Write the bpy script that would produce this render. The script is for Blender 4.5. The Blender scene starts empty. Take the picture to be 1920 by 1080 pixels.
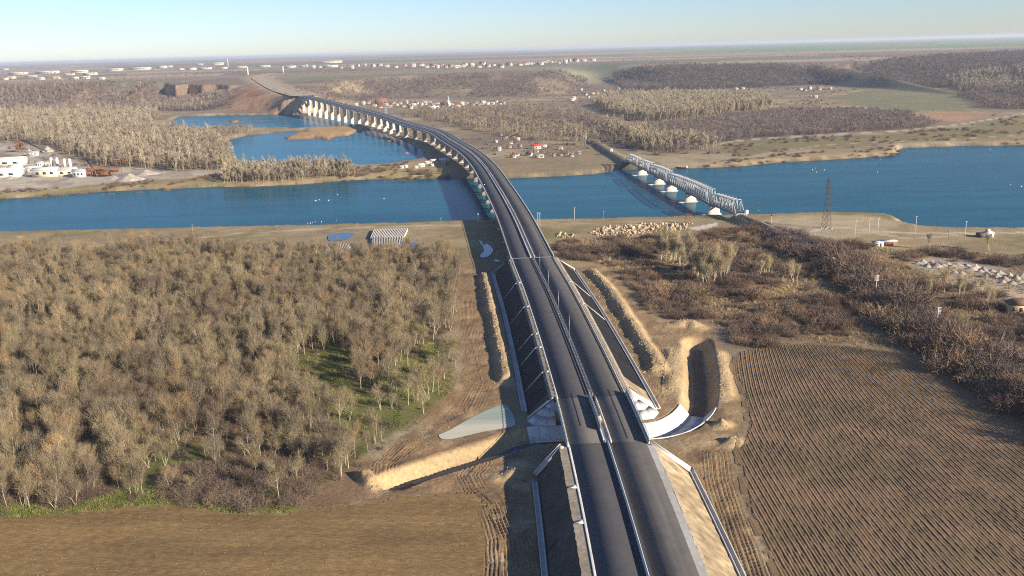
import bpy, math, random
import numpy as np
from mathutils import Vector, Matrix

scene = bpy.context.scene
col = scene.collection

# ---------------------------------------------------------------- camera, sky, sun, exposure
PITCH, ROLL = math.radians(14.5), math.radians(1.6)
sp, cp, sr, cr = math.sin(PITCH), math.cos(PITCH), math.sin(ROLL), math.cos(ROLL)
cam_f = Vector((0, cp, -sp))
cam_r = Vector((cr, -sr * sp, -sr * cp))
cam_u = Vector((sr, cr * sp, cr * cp))
cam_data = bpy.data.cameras.new('camera')
cam_data.sensor_width = 36.0
cam_data.lens = 32.475
cam_data.clip_start = 1.0
cam_data.clip_end = 200000.0
cam = bpy.data.objects.new('camera', cam_data)
cam.matrix_world = Matrix(((cam_r.x, cam_u.x, -cam_f.x, 0), (cam_r.y, cam_u.y, -cam_f.y, 0), (cam_r.z, cam_u.z, -cam_f.z, 112.0), (0, 0, 0, 1)))
col.objects.link(cam)
scene.camera = cam

SUN_ELEV = math.radians(21.0)
SUN_AZ = math.radians(126.9)          # clockwise from +Y: behind the camera, to its right
world = bpy.data.worlds.new('World')
scene.world = world
world.use_nodes = True
wn = world.node_tree.nodes
wl = world.node_tree.links
wn.clear()
w_out = wn.new('ShaderNodeOutputWorld')
w_bg = wn.new('ShaderNodeBackground')
w_sky = wn.new('ShaderNodeTexSky')
w_sky.sky_type = 'NISHITA'
w_sky.sun_disc = False
w_sky.sun_elevation = SUN_ELEV
w_sky.sun_rotation = SUN_AZ
w_sky.altitude = 200
w_sky.air_density = 1.0
w_sky.dust_density = 0.15
w_sky.ozone_density = 3.0
w_bg.inputs['Strength'].default_value = 0.085
w_tint = wn.new('ShaderNodeMix')
w_tint.data_type = 'RGBA'
w_tint.blend_type = 'MULTIPLY'
w_tint.inputs[0].default_value = 1.0
w_tint.inputs[7].default_value = (0.67, 0.745, 0.98, 1.0)   # a cold clear winter sky
wl.new(w_sky.outputs['Color'], w_tint.inputs[6])
wl.new(w_tint.outputs[2], w_bg.inputs['Color'])
wl.new(w_bg.outputs['Background'], w_out.inputs['Surface'])

sun_data = bpy.data.lights.new('sun', 'SUN')
sun_data.energy = 5.0
sun_data.angle = math.radians(0.53)
sun_data.color = (1.0, 0.88, 0.70)
sun = bpy.data.objects.new('sun', sun_data)
sun.rotation_euler = Vector((-math.sin(SUN_AZ) * math.cos(SUN_ELEV), -math.cos(SUN_AZ) * math.cos(SUN_ELEV), -math.sin(SUN_ELEV))).to_track_quat('-Z', 'Y').to_euler()
sun.location = (200, -150, 300)
col.objects.link(sun)

scene.view_settings.view_transform = 'Standard'
scene.view_settings.look = 'None'
scene.view_settings.exposure = 0.96
scene.view_settings.gamma = 1.0
scene.view_settings.use_curve_mapping = False
scene.cycles.max_bounces = 4
scene.cycles.diffuse_bounces = 2
scene.cycles.glossy_bounces = 2
scene.cycles.volume_bounces = 1
scene.cycles.use_denoising = False
scene.cycles.filter_width = 1.1

HAZE_DENSITY = 5.4e-5

# ---------------------------------------------------------------- survey of the place, metres
L = {
    'scarp_base': [[-2457.0,2634.5],[-1245.8,2316.2],[-945.2,2224.6],[-786.8,2135.2],[-628.0,2011.7],[-527.7,1935.1],[-454.6,1904.4],[-416.5,1955.2],[-413.1,2143.0],[-378.4,2304.6],[-329.4,2328.1],[-193.7,2280.9],[-12.7,2232.7],[64.1,2265.9],[174.2,2365.9],[312.5,2399.8],[473.6,2389.8],[648.4,2337.0],[832.4,2410.8],[898.1,1628.5],[921.8,1803.9],[939.0,2404.1],[982.3,2140.2],[1326.2,1409.7]],
    'scarp_top': [[-2830.8,3053.6],[-1495.3,2801.6],[-1113.6,2642.6],[-1096.1,3151.7],[-969.0,2613.2],[-924.3,3109.9],[-770.0,2859.5],[-576.7,2505.3],[-495.4,2522.3],[-370.3,2644.6],[-237.9,2844.8],[-14.2,2919.9],[79.1,2742.1],[216.2,2926.2],[382.7,2941.0],[576.2,2915.9],[788.6,2853.1],[950.9,2764.6],[1120.5,2881.3],[1519.0,3330.5],[1866.2,3684.5],[1954.4,3580.2],[3322.9,3580.9]],
    'ravine': [[277.9,2453.3],[294.2,2664.3],[291.3,2887.9],[312.8,3446.2]],
    'cliff_top': [[-918.9,2563.0],[-848.7,2435.1],[-850.2,2530.2],[-781.8,2440.1],[-759.5,2479.8],[-700.6,2397.2],[-678.9,2455.9],[-730.1,2709.9],[-916.6,2970.1],[-1035.8,2919.8]],
    'road': [[26.4,60.0,7.5],[26.2,120.0,7.5],[26.0,167.0,7.5],[25.5,207.5,7.5],[24.3,252.0,7.5],[23.0,280.0,7.5],[20.2,332.0,7.7],[16.2,395.0,8.0],[11.0,460.0,8.5],[2.0,584.0,9.8],[-10.0,712.0,11.0],[-22.5,828.0,12.0],[-39.0,935.0,13.0],[-65.0,1055.0,14.0],[-90.9,1169.3,15.0],[-147.1,1310.1,17.0],[-208.3,1477.9,20.0],[-274.9,1622.3,24.0],[-335.4,1746.6,28.0],[-406.5,1894.5,32.5]],
    'far_road': [[-406.5,1894.5,32.5],[-488.3,2087.8,36.5],[-585.2,2375.8,40.0],[-692.5,2717.0,43.0],[-764.6,2950.9,45.5],[-834.8,3253.0,46.5],[-870.6,3617.3,47.5]],
    'rail': [[149.4,591.2,4.5],[156.5,551.7,4.3],[160.1,518.0,4.0],[164.8,487.5,3.2],[167.6,454.4,2.2],[167.2,411.6,2.0],[162.3,335.7,2.0],[161.2,273.7,2.0],[160.6,196.5,2.0]],
    'truss': [[149.4,591.2,4.5],[141.1,634.3,4.5],[130.9,744.2,4.5],[125.6,807.3,4.5],[121.6,848.2,4.5],[116.7,897.7,4.5]],
    'rail_far': [[116.7,897.7],[111.5,984.3],[105.4,1084.5],[95.5,1192.1],[75.0,1335.0]],
    'river': [[-693.6,638.5],[-466.9,634.8],[-356.6,637.1],[-281.1,634.9],[-206.1,632.6],[-131.2,628.3],[-57.6,628.1],[-28.2,628.7],[16.0,627.0],[52.4,623.3],[88.8,622.8],[125.8,625.2],[155.2,625.7],[176.0,621.3],[198.3,623.0],[219.4,620.6],[245.7,613.3],[257.0,602.3],[252.2,579.9],[258.4,564.5],[277.0,558.2],[312.6,551.2],[397.2,542.1],[541.1,525.7],[980.8,974.4],[771.4,994.6],[555.4,997.7],[489.7,1004.4],[442.8,1003.1],[424.1,999.8],[404.8,957.2],[383.9,935.3],[344.6,923.7],[321.2,917.8],[287.7,912.2],[259.5,905.6],[229.2,889.0],[191.9,882.9],[166.3,882.5],[146.6,886.9],[129.6,911.7],[119.9,918.3],[99.4,877.2],[77.4,858.7],[52.2,852.7],[27.5,850.5],[-2.1,845.7],[-56.8,860.7],[-96.8,861.5],[-127.5,867.9],[-156.8,862.9],[-192.9,845.4],[-230.4,839.0],[-270.6,843.4],[-317.9,839.1],[-364.7,834.9],[-404.6,816.9],[-446.3,806.3],[-576.1,791.3],[-860.7,800.2]],
    'lake_far': [[-587.6,1542.7],[-568.1,1611.1],[-642.8,1798.5],[-666.1,1908.7],[-600.6,1921.3],[-507.7,1899.5],[-434.3,1885.3],[-376.9,1838.9],[-300.1,1696.3],[-232.5,1562.0],[-262.5,1528.3],[-304.7,1521.5],[-337.3,1511.5],[-427.2,1557.7],[-483.8,1539.6],[-539.1,1547.5]],
    'lake_near': [[-384.9,1259.0],[-397.8,1338.7],[-388.4,1412.4],[-338.9,1442.8],[-292.1,1456.4],[-215.8,1445.9],[-181.9,1374.4],[-144.8,1264.2],[-102.5,1110.7],[-93.0,1035.6],[-106.9,1013.4],[-126.6,984.1],[-142.9,978.5],[-199.5,979.9],[-245.5,983.5],[-272.2,998.8],[-305.3,1055.7],[-340.8,1136.4]],
    'islet_0': [[-321.3,1332.2],[-318.7,1381.9],[-320.3,1418.2],[-303.3,1450.4],[-296.2,1477.5],[-252.4,1493.3],[-218.0,1461.5],[-229.8,1398.6],[-230.8,1337.9],[-249.5,1335.2],[-248.1,1286.9],[-274.5,1334.5],[-283.6,1305.1],[-304.2,1307.2]],
    'islet_1': [[-179.2,1305.8],[-170.2,1311.2],[-148.6,1228.3],[-159.0,1238.5]],
    'islet_2': [[-123.5,1098.4],[-118.9,1103.1],[-115.2,1084.8],[-119.7,1080.3]],
    'islet_3': [[-506.3,1708.5],[-497.1,1730.9],[-482.9,1687.4],[-494.0,1679.0]],
    'puddle': [[-116.0,577.4],[-113.8,584.0],[-107.4,586.7],[-100.4,583.9],[-99.7,575.0],[-102.1,565.2],[-108.0,561.1],[-112.7,563.4]],
    'puddle_small': [[-60.7,543.4],[-58.7,549.4],[-54.7,544.1],[-55.2,536.5],[-58.8,536.9]],
    'puddle_shade': [[-19.5,548.8],[-17.5,545.3],[-16.0,534.2],[-14.5,538.6],[-12.5,533.8],[-10.5,523.0],[-11.0,513.0],[-12.9,503.5],[-16.7,501.3],[-17.2,508.2],[-15.6,517.9],[-16.5,531.3]],
    'puddle_scrap': [[-9.0,496.2],[-6.3,493.3],[-7.1,489.4],[-9.5,492.3]],
    'pond': [[-23.4,258.1],[-19.8,262.3],[-13.9,271.1],[-8.3,277.8],[-3.8,281.6],[-1.8,277.3],[-0.2,266.7],[-1.5,263.0],[-10.9,259.2],[-19.0,255.0],[-22.2,255.3]],
    'canal': [[71.2,342.2],[66.2,311.6],[61.6,288.1],[57.6,274.3],[51.2,263.9],[42.9,257.9],[29.1,256.8],[14.8,257.4],[2.8,256.3],[-3.6,250.6],[-13.5,243.9],[-25.1,235.9],[-32.9,229.5]],
    'wood': [[-399.0,538.4],[-306.9,544.1],[-263.0,553.5],[-215.2,556.4],[-170.5,538.2],[-122.9,523.2],[-83.8,509.8],[-51.0,513.9],[-38.2,526.7],[-27.4,475.6],[-25.5,416.0],[-25.6,365.5],[-22.2,319.0],[-22.8,291.2],[-29.7,271.8],[-37.9,255.9],[-43.2,243.3],[-47.8,230.1],[-52.1,222.6],[-57.9,217.0],[-75.0,214.3],[-93.8,221.2],[-111.0,222.2],[-122.6,217.1],[-139.0,216.9],[-177.8,215.5]],
    'glade': [[-81.0,337.4],[-71.7,345.0],[-59.8,335.5],[-57.2,316.1],[-59.4,297.5],[-68.1,295.7],[-74.2,309.2]],
    'thin': [[-64.4,285.7],[-53.2,304.8],[-34.6,351.9],[-23.9,350.9],[-22.2,319.0],[-22.8,291.2],[-29.7,271.8],[-37.9,255.9],[-43.2,243.3],[-58.5,255.4]],
    'thicket': [[-99.7,233.3],[-94.5,239.6],[-81.5,241.6],[-67.4,239.6],[-55.4,232.2],[-53.9,221.2],[-59.1,216.2],[-71.0,214.7],[-81.5,217.5],[-91.8,223.5]],
    'thicket_b': [[-151.9,234.9],[-135.3,237.2],[-116.2,234.3],[-109.2,224.5],[-115.8,220.4],[-126.6,219.6],[-143.0,219.1]],
    'verge': [[-161.3,217.3],[-135.5,220.7],[-124.0,220.0],[-112.8,226.2],[-97.5,227.5],[-90.9,224.9],[-76.1,218.1],[-59.3,217.1],[-55.5,215.5],[-57.4,211.6],[-74.6,212.9],[-92.8,218.5],[-105.5,215.8],[-119.2,215.7],[-132.4,214.8],[-158.5,213.0]],
    'gap_soil': [[-57.8,222.9],[-53.3,228.9],[-48.6,235.1],[-41.4,246.8],[-34.6,229.3],[-36.3,214.9],[-44.9,213.4],[-55.5,212.1]],
    'stubble': [[-185.7,213.2],[-133.0,216.0],[-105.5,215.8],[-92.8,218.5],[-74.7,213.2],[-57.9,211.1],[-45.3,215.4],[-31.9,218.1],[-14.1,221.5],[-9.3,214.2],[-7.9,199.4],[-7.9,172.7],[-8.0,118.3],[-125.8,122.5]],
    'mud': [[-28.8,481.9],[-23.6,510.4],[-14.9,462.2],[-10.1,387.7],[-4.3,317.5],[-1.1,280.9],[-0.0,251.5],[4.9,233.3],[8.3,198.5],[8.6,177.9],[6.0,117.8],[-8.0,118.3],[-7.9,172.7],[-7.9,199.4],[-9.3,214.2],[-14.1,221.5],[-29.2,219.1],[-37.1,215.8],[-44.3,217.7],[-41.4,236.3],[-40.6,246.7],[-30.4,269.7],[-22.1,291.1],[-20.6,318.9],[-24.2,380.9]],
    'mud_right': [[35.0,468.0],[43.5,485.7],[52.8,465.9],[58.3,407.1],[61.5,380.5],[67.9,371.8],[82.2,370.4],[77.7,335.0],[80.1,322.2],[76.1,305.2],[72.4,275.4],[69.5,258.4],[61.5,240.0],[56.5,206.2],[54.8,177.7],[44.9,116.4],[35.3,116.7],[46.9,178.1],[47.1,209.5],[46.5,242.8],[44.6,268.6],[41.3,313.7],[38.0,374.7]],
    'plough': [[77.4,310.7],[83.4,326.8],[92.6,333.7],[109.3,335.4],[127.9,330.5],[142.6,322.3],[147.9,303.7],[151.0,254.7],[160.6,187.7],[105.1,114.3],[46.5,116.3],[55.5,177.7],[56.9,206.2],[62.1,240.0],[70.1,258.4],[75.1,284.6]],
    'scrub': [[24.9,515.4],[27.9,542.2],[49.1,547.3],[105.6,539.3],[120.3,548.7],[136.7,563.3],[154.9,569.5],[168.7,548.3],[183.5,516.1],[215.2,490.2],[269.4,472.4],[363.0,455.3],[162.4,190.0],[153.2,258.6],[149.7,306.9],[143.8,325.3],[129.1,333.6],[110.3,338.7],[84.9,331.1],[84.9,362.4],[80.3,372.2],[68.2,373.3],[61.7,382.1],[58.6,408.9],[53.2,469.4],[37.8,486.4]],
    'yard': [[203.7,459.4],[219.5,473.7],[237.5,458.9],[249.4,430.9],[249.9,405.2],[228.0,367.8],[220.9,389.7],[213.1,404.5],[206.8,422.1]],
    'sandpad': [[158.2,581.9],[178.2,604.1],[212.4,600.6],[237.5,592.6],[244.9,568.6],[223.6,540.4],[197.4,529.5],[181.0,527.1],[172.9,541.1],[164.4,555.8]],
    'rubble': [[49.5,562.2],[55.4,579.0],[77.1,588.6],[105.3,591.9],[114.3,581.1],[109.3,567.4],[89.5,558.1],[68.5,547.8],[52.8,551.7]],
    'rubble_b': [[27.3,560.3],[32.7,568.1],[39.5,556.9],[39.6,548.6],[30.0,551.6]],
    'bank_pad': [[111.6,570.6],[133.8,587.5],[131.0,574.9],[116.7,562.8]],
    'beam_yard': [[-130.7,559.3],[-123.7,590.8],[-93.4,597.4],[-54.7,595.3],[-42.7,572.1],[-48.9,525.2],[-78.1,511.8],[-110.2,521.6]],
    'spoil_left': [[-14.0,458.6],[-11.8,429.3],[-9.8,396.2],[-8.1,379.3],[-6.1,349.3],[-3.9,323.3],[-2.8,300.8]],
    'spoil_right': [[41.0,463.7],[44.5,438.6],[46.8,413.0],[48.5,383.4],[49.7,358.3],[51.2,325.9],[51.0,307.2]],
    'spoil_canal': [[75.7,328.8],[72.4,305.5],[68.3,282.7]],
    'spoil_canal_b': [[60.5,333.3],[56.0,312.4],[53.1,291.3]],
    'spoil_bank': [[-1.2,254.6],[-10.6,249.2],[-22.5,241.3],[-33.2,235.8]],
    'spoil_end': [[-42.4,233.0],[-40.4,229.0],[-38.1,225.1]],
    'spoil_rubble': [[-4.3,229.0],[-0.7,230.4],[0.8,235.3]],
    'hump': [[60.8,259.0],[63.9,260.5]],
    'hump_b': [[60.8,245.5],[64.7,248.6]],
    'hump_c': [[65.9,364.2],[72.5,366.7],[76.1,360.3]],
    'ruts_a': [[3.3,157.6],[1.2,180.4],[-0.6,196.5],[-4.9,212.5],[-10.9,223.1],[-13.0,231.2],[-10.3,238.4]],
    'ruts_b': [[-3.5,157.9],[-4.1,180.7],[-4.4,196.7],[-7.6,214.1],[-10.8,220.1]],
    'ruts_c': [[-35.9,227.8],[-37.1,239.4],[-32.5,250.6],[-22.5,264.9],[-14.8,277.4],[-11.1,301.5],[-15.0,336.7],[-19.8,380.4],[-21.5,415.6]],
    'ruts_d': [[48.6,155.6],[50.2,182.2],[51.7,206.5],[53.0,223.9],[55.9,240.4]],
    'ruts_e': [[48.4,286.7],[54.2,312.6],[61.0,336.5]],
    'ruts_f': [[-1.3,244.1],[-13.2,235.2],[-24.5,228.7],[-34.1,224.5]],
    'track_left': [[-423.2,573.1],[-320.0,568.9],[-267.4,563.5],[-222.0,575.2],[-176.8,594.9],[-126.2,604.1],[-73.2,604.7],[-34.2,604.6]],
    'track_left_b': [[-178.8,577.7],[-139.2,598.6],[-90.6,602.6],[-55.4,603.0]],
    'track_right': [[172.9,541.1],[193.6,560.1],[204.6,558.5],[221.8,544.0],[246.5,534.6],[279.2,530.7],[300.3,529.2],[381.7,520.6]],
    'track_right_b': [[217.6,541.2],[226.3,523.9],[240.9,521.8],[258.8,527.2],[279.8,525.7]],
    'track_right_c': [[18.6,595.6],[50.3,598.4],[103.2,599.9],[137.1,602.5]],
    'gravel_road': [[240.5,1067.3],[269.2,1097.3],[312.7,1118.0],[397.7,1141.7],[483.6,1159.5],[596.5,1229.1],[752.8,1361.3],[1413.5,1844.2]],
    'bank_track': [[224.5,912.8],[271.6,968.8],[313.1,995.0],[346.2,1025.7],[448.7,1045.1],[512.0,1051.8],[595.9,1072.8]],
    'plant_yard': [[-649.1,977.6],[-562.1,1025.8],[-564.8,1102.6],[-662.9,1216.1],[-723.0,1199.8],[-848.4,1413.9],[-692.6,1329.5],[-583.5,1195.5],[-508.0,1089.0],[-433.9,974.6],[-412.8,1006.3],[-339.7,945.3],[-292.6,952.2],[-279.5,907.8],[-320.3,889.2],[-379.7,871.7],[-413.6,837.0],[-457.9,829.1],[-539.6,806.9]],
    'far_bank': [[-593.0,816.4],[-457.9,829.1],[-417.1,844.3],[-336.9,892.6],[-283.4,920.7],[-255.3,935.4],[-213.9,943.4],[-137.9,943.8],[-92.9,989.2],[-66.9,982.9],[-55.2,852.8],[-95.0,846.4],[-153.3,844.0],[-225.3,820.6],[-310.9,820.7],[-395.6,798.9],[-565.4,776.9]],
    'spit_end': [[-142.6,902.5],[-137.9,943.8],[-97.3,975.7],[-64.9,977.6],[-54.8,845.3],[-115.1,850.6]],
    'right_bank': [[168.2,866.1],[202.7,909.1],[236.7,919.1],[276.6,947.3],[342.9,981.7],[414.1,989.9],[568.5,1022.4],[540.9,971.6],[432.3,979.4],[413.1,973.7],[394.2,932.2],[335.6,899.6],[253.3,884.0],[187.3,861.8]],
    'meadow': [[660.4,1908.5],[876.9,2243.8],[992.8,2163.2],[988.1,2050.5],[921.8,1803.9],[726.5,1484.0],[633.8,1484.8],[602.5,1581.8]],
    'fallow': [[608.6,1444.7],[724.5,1445.7],[727.4,1395.2],[607.7,1252.5],[601.9,1302.9]],
    'grass_bank': [[266.4,949.9],[349.8,1001.8],[439.5,1023.2],[589.6,1061.2],[742.8,1342.9],[578.8,1192.0],[472.6,1132.8],[388.9,1115.8],[305.8,1093.1],[237.0,1038.3],[228.8,930.3]],
    'wood_plain_left': [[-854.1,1022.1],[-869.2,1449.3],[-685.4,1345.5],[-567.4,1205.1],[-513.6,1137.4],[-457.1,1035.6],[-412.9,1006.6],[-340.8,948.6],[-290.4,944.4],[-281.4,951.2],[-323.8,1068.0],[-386.3,1249.6],[-442.0,1353.7],[-518.2,1450.2],[-571.8,1494.3],[-649.5,1689.4],[-693.7,1907.8],[-812.1,2044.6],[-1156.9,2148.3],[-1821.8,2217.7]],
    'wood_spit': [[-507.5,1443.4],[-461.9,1469.1],[-407.6,1485.1],[-388.5,1444.7],[-401.4,1320.3],[-413.9,1312.3]],
    'wood_bank': [[-262.3,848.4],[-231.8,844.8],[-193.9,850.2],[-157.2,865.8],[-143.1,872.3],[-162.1,925.9],[-210.7,928.4],[-251.9,922.2],[-277.9,902.2]],
    'wood_scarp_left': [[-2042.0,2489.7],[-1236.3,2298.6],[-934.8,2199.6],[-774.8,2101.7],[-645.1,2030.0],[-609.8,2051.3],[-625.3,2171.8],[-766.0,2474.1],[-853.0,2445.5],[-1031.8,2699.5],[-1464.6,2743.5],[-2670.9,3280.1]],
    'wood_scarp_mid': [[-369.0,1914.8],[-378.3,2157.1],[-308.3,2370.0],[-0.0,2270.0],[65.5,2309.1],[207.4,2441.2],[257.6,3029.1],[75.1,2608.9],[-74.8,2719.0],[-195.5,2692.9],[-332.7,2578.6],[-416.7,2475.2],[-447.8,2327.3]],
    'wood_scarp_right': [[303.3,2380.8],[474.3,2393.5],[662.9,2389.8],[823.4,2466.2],[857.8,2369.5],[879.1,2393.7],[868.7,2609.2],[778.1,2814.4],[606.2,2825.7],[440.6,2886.6],[352.2,3110.1]],
    'wood_scarp_far': [[883.4,2263.7],[889.7,2153.5],[984.5,2144.9],[923.7,1807.7],[887.0,1543.3],[1043.4,1354.8],[2269.9,2985.0],[1835.6,3361.5],[1686.0,3327.2],[1390.7,3047.7],[1037.2,2665.3],[916.2,2497.2]],
    'wood_flat_right': [[763.7,1473.9],[827.8,1438.9],[1032.6,1449.9],[1181.8,1662.8],[1044.6,1821.7],[959.8,1879.1],[869.3,1801.2],[808.3,1597.1]],
    'wood_pale': [[169.2,1812.1],[180.1,1589.8],[198.0,1454.6],[232.6,1413.0],[281.7,1416.3],[372.7,1525.1],[445.2,1599.2],[508.9,1830.6],[446.7,1970.0],[350.2,2060.4],[233.0,2056.8]],
    'wood_mauve': [[162.5,1144.5],[217.5,1090.5],[243.5,1080.9],[314.5,1124.9],[402.6,1155.9],[504.1,1176.6],[562.5,1216.2],[608.8,1425.4],[561.8,1519.5],[470.2,1560.7],[365.6,1496.0],[266.3,1378.5],[195.6,1325.6]],
    'wood_mid': [[6.6,1372.0],[42.2,1271.3],[96.1,1135.9],[118.5,1101.6],[120.3,1330.6],[100.3,1616.9],[52.5,1869.3],[-52.9,1839.2],[-154.4,1803.4],[-189.7,1749.7],[-136.3,1584.1],[-40.9,1387.4]],
    'wood_mid_b': [[124.5,1157.3],[143.5,1009.9],[188.8,973.9],[235.4,1058.1],[168.9,1143.6],[149.5,1319.6],[136.0,1604.2],[104.7,1686.8],[120.3,1330.6]],
    'wood_pale_b': [[1053.3,2256.2],[1159.5,2304.8],[1273.8,2312.4],[1227.8,2085.4],[1103.8,1926.2],[959.8,1879.1],[980.2,2058.5]],
    'strip_poplar': [[120.3,1330.6],[137.1,1151.9],[154.8,1008.2],[228.7,1014.5],[217.5,1090.5],[174.7,1138.7],[155.0,1302.8]],
    'strip_poplar_b': [[-66.7,1434.5],[5.9,1280.0],[91.2,1156.4],[95.7,1059.7],[39.0,1179.4],[-39.4,1331.4]],
    'hill_grass': [[-208.5,2661.8],[-150.2,2695.8],[-72.7,2629.0],[-83.6,2488.6],[-168.9,2504.3]],
    'red_slope': [[-618.1,2017.4],[-645.6,2176.3],[-665.5,2316.3],[-659.3,2442.6],[-552.8,2181.0],[-453.2,1906.9],[-435.1,1890.6]],
    'far_road_s': [0.0,209.9,513.7,871.4,1116.2,1426.4,1792.4],
    'rail_s': [0.0,40.1,74.0,104.8,138.1,180.9,257.0,318.9,396.2],
}
L = {k: np.array(v, float) for k, v in L.items()}
RIDGES = [('spoil_left', 4.0, 2.4, 101), ('spoil_right', 4.5, 2.2, 103), ('spoil_canal', 5.0, 1.2, 105), ('spoil_canal_b', 4.5, 0.9, 107), ('spoil_end', 3.0, 2.4, 111), ('spoil_rubble', 4.0, 1.2, 113), ('hump', 3.2, 2.4, 115), ('hump_b', 3.0, 1.8, 117), ('hump_c', 5.0, 1.6, 119)]
RUTS = ['ruts_a', 'ruts_b', 'ruts_c', 'ruts_d', 'ruts_e', 'ruts_f']
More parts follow.
